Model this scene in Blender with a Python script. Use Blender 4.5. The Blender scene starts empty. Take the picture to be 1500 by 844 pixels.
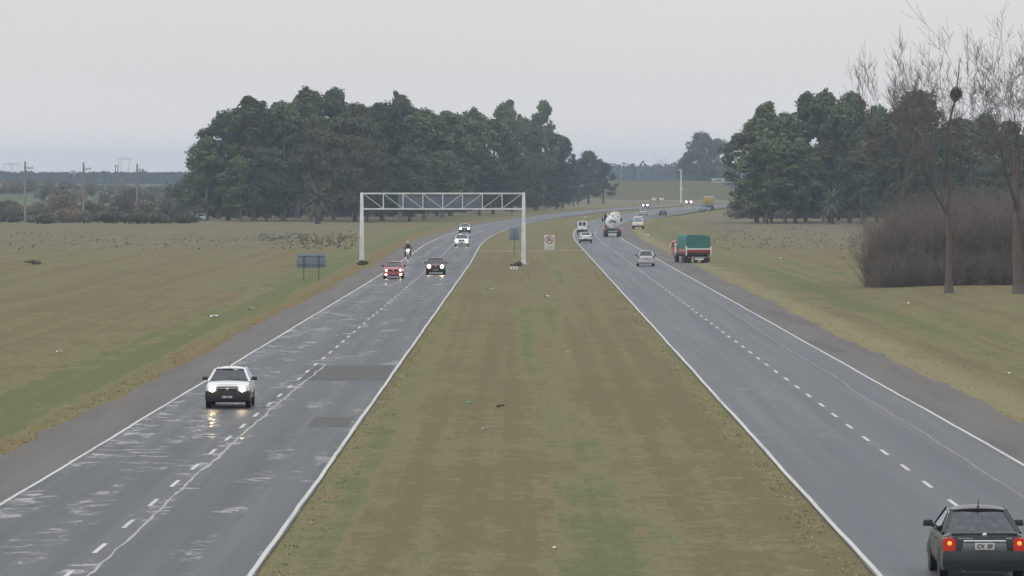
import bpy, bmesh, math, random
import numpy as np
from mathutils import Vector, Matrix

R = math.radians
C = bpy.context.scene.collection
scene = bpy.context.scene

# ------------------------------------------------------------------ camera
F_PX, CAM_H, VPX, HOR = 7500.0, 8.2, 755.0, 262.0      # measured on a 1500 px wide picture
cam_d = bpy.data.cameras.new("camera")
cam_d.sensor_width = 36.0
cam_d.lens = 36.0 * F_PX / 1500.0
cam_d.clip_start = 1.0
cam_d.clip_end = 30000.0
cam = bpy.data.objects.new("camera", cam_d)
C.objects.link(cam)
cam.location = (0, 0, CAM_H)
cam.rotation_euler = (math.pi / 2 - (422.0 - HOR) / F_PX, 0, (VPX - 750.0) / F_PX)
scene.camera = cam

# ------------------------------------------------------------------ world, sun, exposure
SUN_EL, SUN_AZ = R(52), R(235)
w = bpy.data.worlds.new("World")
scene.world = w
w.use_nodes = True
nt = w.node_tree
nt.nodes.clear()
out = nt.nodes.new("ShaderNodeOutputWorld")
bg = nt.nodes.new("ShaderNodeBackground")
bg.inputs["Strength"].default_value = 0.1
sky = nt.nodes.new("ShaderNodeTexSky")
sky.sky_type = 'NISHITA'
sky.sun_disc = False
sky.sun_elevation = SUN_EL
sky.sun_rotation = SUN_AZ
hs = nt.nodes.new("ShaderNodeHueSaturation")
hs.inputs["Saturation"].default_value = 0.25
hs.inputs["Value"].default_value = 1.0
tc = nt.nodes.new("ShaderNodeTexCoord")
sep = nt.nodes.new("ShaderNodeSeparateXYZ")
ramp = nt.nodes.new("ShaderNodeValToRGB")
e = ramp.color_ramp.elements
e[0].position = 0.0
e[0].color = (0.93, 0.88, 0.865, 1)
e[1].position = 1.0
e[1].color = (1.30, 1.30, 1.32, 1)
for p, c in ((0.02, (0.79, 0.765, 0.76, 1)), (0.10, (0.76, 0.755, 0.76, 1)), (0.45, (1.08, 1.10, 1.13, 1))):
    k = e.new(p)
    k.color = c
cl_n = nt.nodes.new("ShaderNodeTexNoise")          # faint unevenness of the overcast layer
cl_n.inputs["Scale"].default_value = 7.0
cl_n.inputs["Detail"].default_value = 3.0
cl_m = nt.nodes.new("ShaderNodeMapRange")
cl_m.inputs["To Min"].default_value = 9.35
cl_m.inputs["To Max"].default_value = 10.65
mul = nt.nodes.new("ShaderNodeVectorMath")
mul.operation = 'SCALE'
mix = nt.nodes.new("ShaderNodeMix")
mix.data_type = 'RGBA'
mix.inputs[0].default_value = 0.88
L = nt.links.new
L(tc.outputs["Generated"], sep.inputs[0])
L(sep.outputs["Z"], ramp.inputs[0])
L(ramp.outputs[0], mul.inputs[0])
cl_map = nt.nodes.new("ShaderNodeMapping")
cl_map.inputs["Scale"].default_value = (1, 1, 5)
L(tc.outputs["Generated"], cl_map.inputs["Vector"])
L(cl_map.outputs[0], cl_n.inputs["Vector"])
L(cl_n.outputs[0], cl_m.inputs["Value"])
L(cl_m.outputs[0], mul.inputs["Scale"])
L(sky.outputs[0], hs.inputs["Color"])
L(hs.outputs[0], mix.inputs[6])
L(mul.outputs[0], mix.inputs[7])
L(mix.outputs[2], bg.inputs["Color"])
L(bg.outputs[0], out.inputs["Surface"])

sd = bpy.data.lights.new("sun", 'SUN')
sd.energy = 0.7
sd.angle = R(25)
sd.color = (1.0, 0.96, 0.90)
so = bpy.data.objects.new("sun", sd)
C.objects.link(so)
_d = Vector((math.sin(SUN_AZ) * math.cos(SUN_EL), math.cos(SUN_AZ) * math.cos(SUN_EL), math.sin(SUN_EL)))
so.rotation_euler = _d.to_track_quat('Z', 'Y').to_euler()
so.location = (0, 0, 60)

scene.view_settings.view_transform = 'Standard'
scene.view_settings.look = 'None'
scene.view_settings.exposure = 0.0
scene.view_settings.gamma = 1.0
scene.view_settings.use_curve_mapping = False
try:
    scene.cycles.max_bounces = 6
    scene.cycles.diffuse_bounces = 3
    scene.cycles.glossy_bounces = 3
    scene.cycles.transmission_bounces = 3
    scene.cycles.transparent_max_bounces = 12
    scene.cycles.volume_bounces = 1
    scene.cycles.use_denoising = True
except Exception:
    pass

# ------------------------------------------------------------------ helpers
def at(px, py):
    """ground point seen at a pixel of the 1500 px picture"""
    d = F_PX * CAM_H / (py - HOR)
    return ((px - VPX) * d / F_PX, d)

def at_d(px, d):
    return ((px - VPX) * d / F_PX, d)

def tag(o, label=None, cat=None, group=None, kind=None):
    if label: o["label"] = label
    if cat: o["category"] = cat
    if group: o["group"] = group
    if kind: o["kind"] = kind
    return o

def empty(name, loc, rz=0.0):
    o = bpy.data.objects.new(name, None)
    o.empty_display_size = 0.3
    C.objects.link(o)
    o.location = loc
    o.rotation_euler = (0, 0, rz)
    return o

def copy_thing(src, loc, rz, scale):
    r = src.copy()
    C.objects.link(r)
    r.location = loc
    r.rotation_euler = (0, 0, rz)
    r.scale = scale
    for ch in list(src.children):
        c = ch.copy()
        C.objects.link(c)
        c.parent = r
        for g in list(ch.children):
            d = g.copy()
            C.objects.link(d)
            d.parent = c
    return r

class MB:
    def __init__(s):
        s.v, s.f = [], []
    def add(s, vs, fs):
        o = len(s.v)
        s.v += [tuple(p) for p in vs]
        s.f += [tuple(i + o for i in f) for f in fs]
        return s
    def box(s, cx, cy, cz, sx, sy, sz, rx=0, ry=0, rz=0, taper=1.0):
        m = Matrix.Rotation(rz, 3, 'Z') @ Matrix.Rotation(ry, 3, 'Y') @ Matrix.Rotation(rx, 3, 'X')
        vs = []
        for z in (-.5, .5):
            t = 1.0 if z < 0 else taper
            for x, y in ((-.5, -.5), (.5, -.5), (.5, .5), (-.5, .5)):
                p = m @ Vector((x * sx * t, y * sy * t, z * sz))
                vs.append((p.x + cx, p.y + cy, p.z + cz))
        return s.add(vs, [(3, 2, 1, 0), (4, 5, 6, 7), (0, 1, 5, 4), (1, 2, 6, 5), (2, 3, 7, 6), (3, 0, 4, 7)])
    def tube(s, pts, rad, n=6, cap=True):
        pts = [Vector(p) for p in pts]
        if not hasattr(rad, '__len__'): rad = [rad] * len(pts)
        rings = []
        up = None
        for i, p in enumerate(pts):
            t = (pts[min(i + 1, len(pts) - 1)] - pts[max(i - 1, 0)])
            if t.length < 1e-9: t = Vector((0, 0, 1))
            t.normalize()
            if up is None:
                up = Vector((1, 0, 0)) if abs(t.x) < .8 else Vector((0, 1, 0))
            a = (up - t * up.dot(t))
            if a.length < 1e-6: a = t.orthogonal()
            a.normalize()
            up = a
            b = t.cross(a)
            rings.append([p + (a * math.cos(2 * math.pi * k / n) + b * math.sin(2 * math.pi * k / n)) * rad[i] for k in range(n)])
        vs = [q for r in rings for q in r]
        fs = []
        for i in range(len(pts) - 1):
            for k in range(n):
                fs.append((i * n + k, i * n + (k + 1) % n, (i + 1) * n + (k + 1) % n, (i + 1) * n + k))
        if cap:
            fs.append(tuple(range(n - 1, -1, -1)))
            fs.append(tuple((len(pts) - 1) * n + k for k in range(n)))
        return s.add(vs, fs)
    def bar(s, p0, p1, w, h=None, upv=(0, 0, 1)):
        h = h or w
        p0, p1 = Vector(p0), Vector(p1)
        t = (p1 - p0).normalized()
        u = Vector(upv)
        if abs(t.dot(u)) > .95: u = Vector((0, 1, 0))
        a = t.cross(u).normalized()
        b = a.cross(t).normalized()
        vs = []
        for p in (p0, p1):
            for x, y in ((-.5, -.5), (.5, -.5), (.5, .5), (-.5, .5)):
                vs.append(p + a * x * w + b * y * h)
        return s.add(vs, [(3, 2, 1, 0), (4, 5, 6, 7), (0, 1, 5, 4), (1, 2, 6, 5), (2, 3, 7, 6), (3, 0, 4, 7)])
    def loft(s, secs, cap=True, closed=True):
        n = len(secs[0])
        vs = [p for q in secs for p in q]
        fs = []
        for i in range(len(secs) - 1):
            for k in range(n if closed else n - 1):
                fs.append((i * n + k, i * n + (k + 1) % n, (i + 1) * n + (k + 1) % n, (i + 1) * n + k))
        if cap:
            fs.append(tuple(range(n - 1, -1, -1)))
            fs.append(tuple((len(secs) - 1) * n + k for k in range(n)))
        return s.add(vs, fs)
    def lathe(s, prof, center, axis='X', n=20):
        """prof: list of (radius, offset along axis)"""
        secs = []
        cx, cy, cz = center
        for r, o in prof:
            ring = []
            for k in range(n):
                a = 2 * math.pi * k / n
                if axis == 'X': ring.append((cx + o, cy + r * math.cos(a), cz + r * math.sin(a)))
                elif axis == 'Y': ring.append((cx + r * math.cos(a), cy + o, cz + r * math.sin(a)))
                else: ring.append((cx + r * math.cos(a), cy + r * math.sin(a), cz + o))
            secs.append(ring)
        return s.loft(secs)
    def panel(s, pts, thick, flip=False):
        pts = [Vector(p) for p in pts]
        nrm = Vector((0, 0, 0))
        for i in range(len(pts)):
            a, b = pts[i], pts[(i + 1) % len(pts)]
            nrm += a.cross(b)
        nrm.normalize()
        if flip: nrm = -nrm
        n = len(pts)
        vs = pts + [p + nrm * thick for p in pts]
        fs = [tuple(range(n - 1, -1, -1)), tuple(n + k for k in range(n))]
        for k in range(n): fs.append((k, (k + 1) % n, n + (k + 1) % n, n + k))
        return s.add(vs, fs)
    def ellipsoid(s, c, r, nu=12, nv=8):
        secs = []
        for j in range(1, nv):
            th = math.pi * j / nv
            secs.append([(c[0] + r[0] * math.sin(th) * math.cos(2 * math.pi * k / nu), c[1] + r[1] * math.sin(th) * math.sin(2 * math.pi * k / nu), c[2] - r[2] * math.cos(th)) for k in range(nu)])
        return s.loft(secs)
    def build(s, name, m, parent=None, smooth=False, bevel=0.0, angle=35, segs=2):
        me = bpy.data.meshes.new(name)
        me.from_pydata([tuple(p) for p in s.v], [], s.f)
        if bevel > 0:
            bm = bmesh.new()
            bm.from_mesh(me)
            bmesh.ops.recalc_face_normals(bm, faces=bm.faces)
            ed = [e_ for e_ in bm.edges if len(e_.link_faces) == 2 and e_.calc_face_angle(0) > R(28)]
            bmesh.ops.bevel(bm, geom=ed, offset=bevel, segments=segs, affect='EDGES', profile=.5, clamp_overlap=True)
            bm.to_mesh(me)
            bm.free()
            smooth = True
        else:
            bm = bmesh.new()
            bm.from_mesh(me)
            bmesh.ops.recalc_face_normals(bm, faces=bm.faces)
            bm.to_mesh(me)
            bm.free()
        if smooth:
            me.polygons.foreach_set("use_smooth", [True] * len(me.polygons))
            try: me.set_sharp_from_angle(angle=R(angle))
            except Exception: pass
        me.materials.append(m)
        me.update()
        o = bpy.data.objects.new(name, me)
        C.objects.link(o)
        if parent: o.parent = parent
        return o

def fast_mesh(name, verts, nper, m, smooth=False, uv=None):
    """verts (n*nper,3) -> separate polygons with nper corners"""
    verts = np.asarray(verts, dtype=np.float32)
    nv = len(verts)
    npoly = nv // nper
    me = bpy.data.meshes.new(name)
    me.vertices.add(nv)
    me.vertices.foreach_set("co", verts.ravel())
    me.loops.add(nv)
    me.loops.foreach_set("vertex_index", np.arange(nv, dtype=np.int32))
    me.polygons.add(npoly)
    me.polygons.foreach_set("loop_start", np.arange(0, nv, nper, dtype=np.int32))
    try: me.polygons.foreach_set("loop_total", np.full(npoly, nper, dtype=np.int32))
    except Exception: pass
    if smooth: me.polygons.foreach_set("use_smooth", np.ones(npoly, dtype=bool))
    me.materials.append(m)
    me.update(calc_edges=True)
    me.validate()
    return me

def link_mesh(name, me, parent=None):
    o = bpy.data.objects.new(name, me)
    C.objects.link(o)
    if parent: o.parent = parent
    return o

# ------------------------------------------------------------------ materials
class NT:
    """small node builder"""
    def __init__(s, name):
        s.m = bpy.data.materials.new(name)
        s.m.use_nodes = True
        s.t = s.m.node_tree
        s.b = s.t.nodes["Principled BSDF"]
        s.out = s.t.nodes["Material Output"]
    def n(s, typ, **kw):
        x = s.t.nodes.new(typ)
        for k, v in kw.items(): setattr(x, k, v)
        return x
    def l(s, a, b): s.t.links.new(a, b)
    def noise(s, vec, scale, detail=4.0, rough=.55, dist=0.0):
        x = s.n("ShaderNodeTexNoise")
        x.inputs["Scale"].default_value = scale
        x.inputs["Detail"].default_value = detail
        x.inputs["Roughness"].default_value = rough
        x.inputs["Distortion"].default_value = dist
        if vec is not None: s.l(vec, x.inputs["Vector"])
        return x.outputs[0]
    def mapv(s, vec, scale, loc=(0, 0, 0)):
        x = s.n("ShaderNodeMapping")
        x.inputs["Scale"].default_value = scale
        x.inputs["Location"].default_value = loc
        s.l(vec, x.inputs["Vector"])
        return x.outputs[0]
    def mr(s, v, a, b, c=0.0, d=1.0, smooth=True):
        x = s.n("ShaderNodeMapRange")
        x.interpolation_type = 'SMOOTHSTEP' if smooth else 'LINEAR'
        x.inputs["From Min"].default_value = a
        x.inputs["From Max"].default_value = b
        x.inputs["To Min"].default_value = c
        x.inputs["To Max"].default_value = d
        s.l(v, x.inputs["Value"])
        return x.outputs[0]
    def math(s, op, a, b=None):
        x = s.n("ShaderNodeMath", operation=op)
        for i, q in enumerate((a, b)):
            if q is None: continue
            if isinstance(q, (int, float)): x.inputs[i].default_value = q
            else: s.l(q, x.inputs[i])
        return x.outputs[0]
    def mix(s, fac, a, b):
        x = s.n("ShaderNodeMix")
        x.data_type = 'RGBA'
        if isinstance(fac, (int, float)): x.inputs[0].default_value = fac
        else: s.l(fac, x.inputs[0])
        for i, q in ((6, a), (7, b)):
            if isinstance(q, tuple): x.inputs[i].default_value = (q[0], q[1], q[2], 1)
            else: s.l(q, x.inputs[i])
        return x.outputs[2]
    def bump(s, h, strength, dist=0.02):
        x = s.n("ShaderNodeBump")
        x.inputs["Strength"].default_value = strength
        x.inputs["Distance"].default_value = dist
        s.l(h, x.inputs["Height"])
        s.l(x.outputs[0], s.b.inputs["Normal"])

def mat(name, col, rough=.5, metal=0.0, coat=0.0, var=.12, scale=6.0, emit=None, estr=0.0, spec=None):
    k = NT(name)
    co = k.n("ShaderNodeTexCoord").outputs["Object"]
    nz = k.noise(co, scale, 4)
    c = k.mix(nz, tuple(x * (1 - var) for x in col), tuple(min(1, x * (1 + var)) for x in col))
    k.l(c, k.b.inputs["Base Color"])
    k.l(k.mr(nz, .3, .7, max(0.02, rough * .85), min(1, rough * 1.15)), k.b.inputs["Roughness"])
    k.b.inputs["Metallic"].default_value = metal
    if coat:
        k.b.inputs["Coat Weight"].default_value = coat
        k.b.inputs["Coat Roughness"].default_value = .06
    if spec is not None: k.b.inputs["Specular IOR Level"].default_value = spec
    if emit:
        k.b.inputs["Emission Color"].default_value = (*emit, 1)
        k.b.inputs["Emission Strength"].default_value = estr
    return k.m

def paint(name, col, metal=0.0, rough=.35, dust=.4, coat=.5):
    """road-dirty car paint: dust film low down"""
    k = NT(name)
    tcn = k.n("ShaderNodeTexCoord").outputs["Object"]
    nz = k.noise(tcn, 5, 5)
    sp = k.n("ShaderNodeSeparateXYZ")
    k.l(tcn, sp.inputs[0])
    low = k.mr(sp.outputs["Z"], .65, .2, 0, dust)
    dm = k.math('MULTIPLY', low, k.mr(nz, .3, .7, .35, 1))
    c = k.mix(dm, col, (.14, .135, .125))
    k.l(c, k.b.inputs["Base Color"])
    k.l(k.mr(dm, 0, .7, rough, .7), k.b.inputs["Roughness"])
    k.b.inputs["Metallic"].default_value = metal
    k.b.inputs["Coat Weight"].default_value = coat
    k.b.inputs["Coat Roughness"].default_value = .08
    return k.m

def glass_mat(name, tint, refl=1.5):
    k = NT(name)
    tr = k.n("ShaderNodeBsdfTransparent")
    tr.inputs["Color"].default_value = (*tint, 1)
    gl = k.n("ShaderNodeBsdfGlossy")
    gl.inputs["Roughness"].default_value = .04
    gl.inputs["Color"].default_value = (.85, .92, 1, 1)
    fr = k.n("ShaderNodeFresnel")
    fr.inputs["IOR"].default_value = refl
    co = k.n("ShaderNodeTexCoord").outputs["Object"]
    f2 = k.math('ADD', fr.outputs[0], k.mr(k.noise(co, 7), .4, .8, 0.02, .08))
    mx = k.n("ShaderNodeMixShader")
    k.l(f2, mx.inputs[0])
    k.l(tr.outputs[0], mx.inputs[1])
    k.l(gl.outputs[0], mx.inputs[2])
    k.l(mx.outputs[0], k.out.inputs["Surface"])
    return k.m

def leaf_mat(name, ca, cb, cc, scale=.25):
    k = NT(name)
    tcn = k.n("ShaderNodeTexCoord").outputs["Object"]
    nz = k.noise(tcn, scale, 3)
    geo = k.n("ShaderNodeNewGeometry")
    oi = k.n("ShaderNodeObjectInfo")
    c = k.mix(k.mr(nz, .38, .62), ca, cb)
    c = k.mix(k.math('MULTIPLY', geo.outputs["Random Per Island"], .55), c, cc)
    hsn = k.n("ShaderNodeHueSaturation")
    k.l(c, hsn.inputs["Color"])
    k.l(k.mr(oi.outputs["Random"], 0, 1, .72, 1.35, False), hsn.inputs["Value"])
    k.l(k.mr(oi.outputs["Random"], 0, 1, .492, .518, False), hsn.inputs["Hue"])
    k.l(hsn.outputs[0], k.b.inputs["Base Color"])
    k.b.inputs["Roughness"].default_value = .75
    k.b.inputs["Specular IOR Level"].default_value = .25
    return k.m

def road_mat(name, dry, wet, wet_lo, wet_hi, r_dry, r_wet, track_amt, spec0):
    k = NT(name)
    uv = k.n("ShaderNodeUVMap").outputs[0]
    sp = k.n("ShaderNodeSeparateXYZ")
    k.l(uv, sp.inputs[0])
    u = sp.outputs["X"]                                 # metres from the right edge line of the lane pair
    grain = k.noise(k.mapv(uv, (6, 3, 1)), 1.0, 5, .7)
    longs = k.noise(k.mapv(uv, (1.1, .012, 1)), 1.0, 4, .6)
    mid = k.noise(k.mapv(uv, (.55, .09, 1), (3, 7, 0)), 1.0, 4, .6, .3)
    strk = k.noise(k.mapv(uv, (.95, .62, 1), (11, 2, 0)), 1.0, 6, .74, .8)
    trk = k.math('MULTIPLY', k.math('COSINE', k.math('MULTIPLY', u, 2 * math.pi / 1.75)), track_amt)
    score = k.math('ADD', mid, trk)
    lane = k.mr(u, -6.5, -1.5, .05, -.035, False)
    score = k.math('ADD', score, lane)
    W = k.math('MULTIPLY', k.mr(score, wet_lo, wet_hi), k.mr(strk, .48, .62))
    base = k.mix(k.mr(longs, .35, .65), tuple(x * .82 for x in dry), tuple(x * 1.15 for x in dry))
    base = k.mix(k.mr(k.math('COSINE', k.math('MULTIPLY', u, 2 * math.pi / 1.78)), -1, 1, 0, .30, False), base, tuple(x * .55 for x in dry))
    base = k.mix(k.math('MULTIPLY', grain, .45), base, tuple(x * .6 for x in dry))
    base = k.mix(W, base, wet)
    k.l(base, k.b.inputs["Base Color"])
    ro = k.math('ADD', k.mr(longs, .3, .7, -.06, .06), k.mr(W, 0, 1, r_dry, r_wet))
    k.l(ro, k.b.inputs["Roughness"])
    k.l(k.mr(W, 0, 1, spec0, .6), k.b.inputs['Specular IOR Level'])
    h = k.math('ADD', k.math('MULTIPLY', grain, .5), k.math('MULTIPLY', k.noise(k.mapv(uv, (1.2, .8, 1)), 1.0, 2), 1.0))
    k.bump(h, .10, .02)
    return k.m

def simple_uv_mat(name, ca, cb, sx, sy, rough, spec=.3, bump=.3, cc=None):
    k = NT(name)
    uv = k.n("ShaderNodeUVMap").outputs[0]
    a = k.noise(k.mapv(uv, (sx, sy, 1)), 1.0, 5, .65)
    b = k.noise(k.mapv(uv, (4, 4, 1)), 1.0, 4, .7)
    f = k.mr(k.math('ADD', k.math('MULTIPLY', a, .6), k.math('MULTIPLY', b, .4)), .36, .64)
    c = k.mix(f, ca, cb)
    if cc:
        c = k.mix(k.mr(k.noise(k.mapv(uv, (.4, .03, 1), (5, 5, 0)), 1.0, 4), .5, .7), c, cc)
    k.l(c, k.b.inputs["Base Color"])
    k.b.inputs["Roughness"].default_value = rough
    k.b.inputs["Specular IOR Level"].default_value = spec
    k.bump(b, bump, .03)
    return k.m

def line_mat():
    """worn thermoplastic paint"""
    k = NT("road_paint")
    uv = k.n("ShaderNodeUVMap").outputs[0]
    a = k.noise(k.mapv(uv, (9, 1.5, 1)), 1.0, 5, .7)
    b = k.noise(k.mapv(uv, (1, .05, 1)), 1.0, 3, .6)
    f = k.mr(k.math('ADD', k.math('MULTIPLY', a, .6), k.math('MULTIPLY', b, .4)), .50, .66)
    k.l(k.mix(f, (.50, .50, .48), (.16, .16, .155)), k.b.inputs["Base Color"])
    k.b.inputs["Roughness"].default_value = .5
    return k.m

def ground_mat():
    k = NT("winter_grass")
    uv = k.n("ShaderNodeUVMap").outputs[0]
    sp = k.n("ShaderNodeSeparateXYZ")
    k.l(uv, sp.inputs[0])
    u, Y = sp.outputs["X"], sp.outputs["Y"]
    big = k.noise(k.mapv(uv, (.05, .012, 1)), 1.0, 4, .6, .4)
    mow = k.noise(k.mapv(uv, (.42, .0035, 1), (2, 9, 0)), 1.0, 4, .6)
    med = k.noise(k.mapv(uv, (.22, .06, 1), (7, 3, 0)), 1.0, 5, .65, .3)
    fin = k.noise(k.mapv(uv, (1.6, .75, 1)), 1.0, 5, .72)
    ver = k.noise(k.mapv(uv, (6, 2.6, 1), (1, 4, 0)), 1.0, 3, .7)
    wob = k.math('MULTIPLY', k.math('SUBTRACT', med, .5), 5.0)
    uw = k.math('ADD', u, wob)
    tan, green, brown, straw = (.196, .174, .086), (.120, .136, .052), (.152, .127, .061), (.26, .23, .132)
    # how green each band across the road is
    rp = k.n("ShaderNodeValToRGB")
    k.l(k.mr(uw, -80, 80, 0, 1, False), rp.inputs[0])
    el = rp.color_ramp.elements
    def pos(x): return (x + 80) / 160
    el[0].position = 0.0
    el[0].color = (.40,) * 3 + (1,)
    el[1].position = 1.0
    el[1].color = (.36,) * 3 + (1,)
    for x, g in ((-60, .34), (-30, .28), (-22, .30), (-18.6, .86), (-15.6, .84), (-14.4, .40), (-13.6, .28), (-5, .26), (-4.2, .44), (-2.6, .24), (-1.0, .34), (.9, .46), (2.6, .50), (4, .38), (5.6, .28), (7.2, .42), (16, .22), (17.5, .24), (18.6, .52), (23, .62), (27, .40), (34, .28), (60, .30)):
        q = el.new(pos(x))
        q.color = (g, g, g, 1)
    gband = rp.outputs[0]
    s = k.math('ADD', k.math('MULTIPLY', k.math('SUBTRACT', big, .5), 1.1), k.math('MULTIPLY', k.math('SUBTRACT', med, .5), 1.1))
    s = k.math('ADD', s, k.math('MULTIPLY', k.math('SUBTRACT', mow, .5), 2.3))
    s = k.math('ADD', s, k.math('MULTIPLY', k.math('SUBTRACT', fin, .5), 1.7))
    s = k.math('ADD', s, k.math('MULTIPLY', k.math('SUBTRACT', k.noise(k.mapv(uv, (.16, .16, 1), (9, 1, 0)), 1.0, 4, .6), .5), 1.0))
    s = k.math('ADD', s, k.math('MULTIPLY', k.math('SUBTRACT', k.noise(k.mapv(uv, (1.25, .0028, 1), (4, 2, 0)), 1.0, 3, .5), .5), 1.2))
    s = k.math('ADD', s, gband)
    c = k.mix(k.mr(s, .14, .66), brown, tan)
    c = k.mix(k.mr(s, .40, .92), c, green)
    c = k.mix(k.math('MULTIPLY', k.mr(fin, .56, .74), .55), c, straw)
    c = k.mix(k.math('MULTIPLY', k.mr(ver, .54, .30), .45), c, (.070, .066, .036))
    # old straw along the right hand shoulder
    st = k.math('MULTIPLY', k.mr(uw, 15.5, 17.2), k.mr(uw, 20.0, 17.8))
    c = k.mix(k.math('MULTIPLY', st, .6), c, straw)
    rust = k.math('MULTIPLY', k.mr(uw, -16.0, -14.6), k.mr(uw, -13.0, -14.0))
    c = k.mix(k.math('MULTIPLY', rust, .7), c, (.175, .125, .050))
    # rough, weedy ground farther off on both sides
    ro_ = k.math('MULTIPLY', k.mr(k.math('ADD', Y, k.math('MULTIPLY', wob, 12.0)), 540, 660), k.math('ADD', k.mr(u, -22, -32), k.mr(u, 24, 34)))
    c = k.mix(k.math('MULTIPLY', ro_, .75), c, k.mix(k.mr(k.math('ADD', k.math('MULTIPLY', fin, .5), k.math('MULTIPLY', med, .5)), .40, .60), (.112, .104, .068), (.178, .162, .108)))
    # the far crops beyond the scrub are greener
    farm = k.math('MULTIPLY', k.mr(Y, 1300, 1800), k.mr(u, -60, -110))
    c = k.mix(farm, c, k.mix(k.mr(big, .4, .6), (.075, .105, .05), (.065, .105, .048)))
    k.l(c, k.b.inputs["Base Color"])
    k.b.inputs["Roughness"].default_value = .9
    k.b.inputs["Specular IOR Level"].default_value = .12
    k.bump(k.math('ADD', fin, ver), .8, .12)
    return k.m

M = {}
M["ground"] = ground_mat()
M["road_wet"] = road_mat("wet_asphalt", (.049, .059, .070), (.034, .041, .049), .485, .62, .48, .18, .06, .24)
M["road_damp"] = road_mat("damp_asphalt", (.062, .073, .087), (.050, .058, .068), .54, .74, .50, .40, .01, .34)
M["shoulder"] = simple_uv_mat("shoulder_asphalt", (.108, .102, .096), (.145, .136, .127), .8, .03, .85, .25, .4, (.098, .091, .082))
M["patch"] = simple_uv_mat("asphalt_patch", (.056, .054, .054), (.076, .073, .071), .8, .2, .66, .28)
M["line"] = line_mat()
M["crack"] = simple_uv_mat("crack_sealant", (.17, .18, .19), (.28, .29, .30), .8, .4, .30, .5)
M["crack_dark"] = simple_uv_mat("crack_dark", (.13, .13, .135), (.20, .20, .205), .8, .4, .5, .4)
M["track"] = simple_uv_mat("dirt_track_soil", (.19, .165, .11), (.25, .215, .15), .5, .2, .95, .1)
M["concrete"] = mat("concrete", (.36, .35, .33), .85, var=.2, scale=2)
def steel_mat():
    """white paint on steel with faint grime and rust runs"""
    k = NT("white_painted_steel")
    co = k.n("ShaderNodeTexCoord").outputs["Object"]
    run = k.noise(k.mapv(co, (5, 5, .5)), 1.0, 5, .65)
    spot = k.noise(co, 1.3, 4)
    c = k.mix(k.mr(spot, .35, .7), (.74, .76, .78), (.60, .615, .62))
    c = k.mix(k.math('MULTIPLY', k.mr(run, .56, .74), .5), c, (.30, .21, .15))
    k.l(c, k.b.inputs["Base Color"])
    k.b.inputs["Roughness"].default_value = .5
    return k.m
M["white_steel"] = steel_mat()
M["galv"] = mat("galvanised_steel", (.30, .33, .36), .5, .3, var=.15)
M["sign_back"] = mat("weathered_sign_back", (.165, .205, .25), .55, .1, var=.14, scale=2)
M["sign_back_grey"] = mat("grey_sign_back", (.16, .19, .22), .55, .1, var=.14, scale=2)
M["post_grey"] = mat("grey_post", (.075, .085, .095), .6)
M["sign_white"] = mat("sign_white", (.66, .64, .61), .5, var=.07)
M["sign_red"] = mat("sign_red", (.26, .05, .055), .5)
M["sign_black"] = mat("sign_black", (.03, .025, .03), .5)
M["sign_grey"] = mat("sign_grey_text", (.30, .29, .28), .6)
M["wood_pole"] = mat("grey_pole_wood", (.23, .22, .205), .85, var=.25, scale=3)
M["bark_pale"] = mat("pale_bark", (.20, .175, .15), .9, var=.4, scale=1.2)
M["bark_dark"] = mat("dark_bark", (.075, .062, .052), .9, var=.35, scale=2)
M["bark_grey"] = mat("grey_bark", (.105, .088, .076), .9, var=.35, scale=2.5)
M["twig"] = mat("bare_twig", (.125, .105, .094), .9, var=.25, scale=1.5)
M["thicket"] = mat("thicket_twig", (.215, .188, .165), .95, var=.4, scale=.8)
M["nest"] = mat("nest_sticks", (.035, .028, .022), .95, var=.3)
M["euc"] = leaf_mat("eucalyptus_leaf", (.040, .068, .033), (.084, .110, .043), (.118, .128, .060))
M["euc_dark"] = leaf_mat("dark_leaf", (.026, .050, .030), (.058, .084, .041), (.076, .094, .050))
M["euc_olive"] = leaf_mat("olive_leaf", (.048, .068, .031), (.092, .102, .046), (.108, .11, .058))
M["palm_leaf"] = leaf_mat("palm_leaf", (.085, .115, .060), (.105, .13, .07), (.15, .16, .10))
M["scrub_green"] = leaf_mat("scrub_green", (.060, .080, .048), (.085, .092, .056), (.11, .11, .075))
M["scrub_brown"] = leaf_mat("scrub_brown", (.135, .100, .078), (.165, .130, .095), (.19, .155, .115))
M["scrub_grey"] = leaf_mat("scrub_grey", (.115, .112, .098), (.145, .138, .115), (.175, .165, .14))
M["far_leaf"] = leaf_mat("far_wood_leaf", (.012, .020, .022), (.018, .027, .026), (.022, .030, .028), .02)
M["weed"] = leaf_mat("weed_leaf", (.13, .14, .085), (.165, .16, .105), (.19, .175, .12), 1)
M["tuft"] = leaf_mat("tuft_leaf", (.16, .165, .075), (.21, .18, .10), (.30, .25, .15), .6)
M["tyre"] = mat("tyre_rubber", (.014, .014, .015), .8)
M["rim"] = mat("steel_rim", (.34, .34, .35), .4, .6)
M["black_plastic"] = mat("black_plastic", (.014, .014, .015), .5)
M["dark_trim"] = mat("dark_trim", (.022, .023, .025), .45)
M["seat"] = mat("seat_cloth", (.17, .18, .19), .9)
M["chrome"] = mat("chrome", (.75, .77, .79), .12, .9, var=.03)
M["plate_black"] = mat("plate_black", (.02, .02, .022), .4)
M["plate_text"] = mat("plate_lettering", (.62, .62, .62), .5)
M["plate_pale"] = mat("plate_pale", (.50, .50, .49), .5)
M["glass"] = glass_mat("car_glass", (.76, .86, .87), 1.75)
M["glass_dark"] = glass_mat("dark_car_glass", (.20, .22, .23))
M["lamp_on"] = mat("headlamp_on", (.9, .9, .9), .2, emit=(1.0, .74, .42), estr=44)
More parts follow.
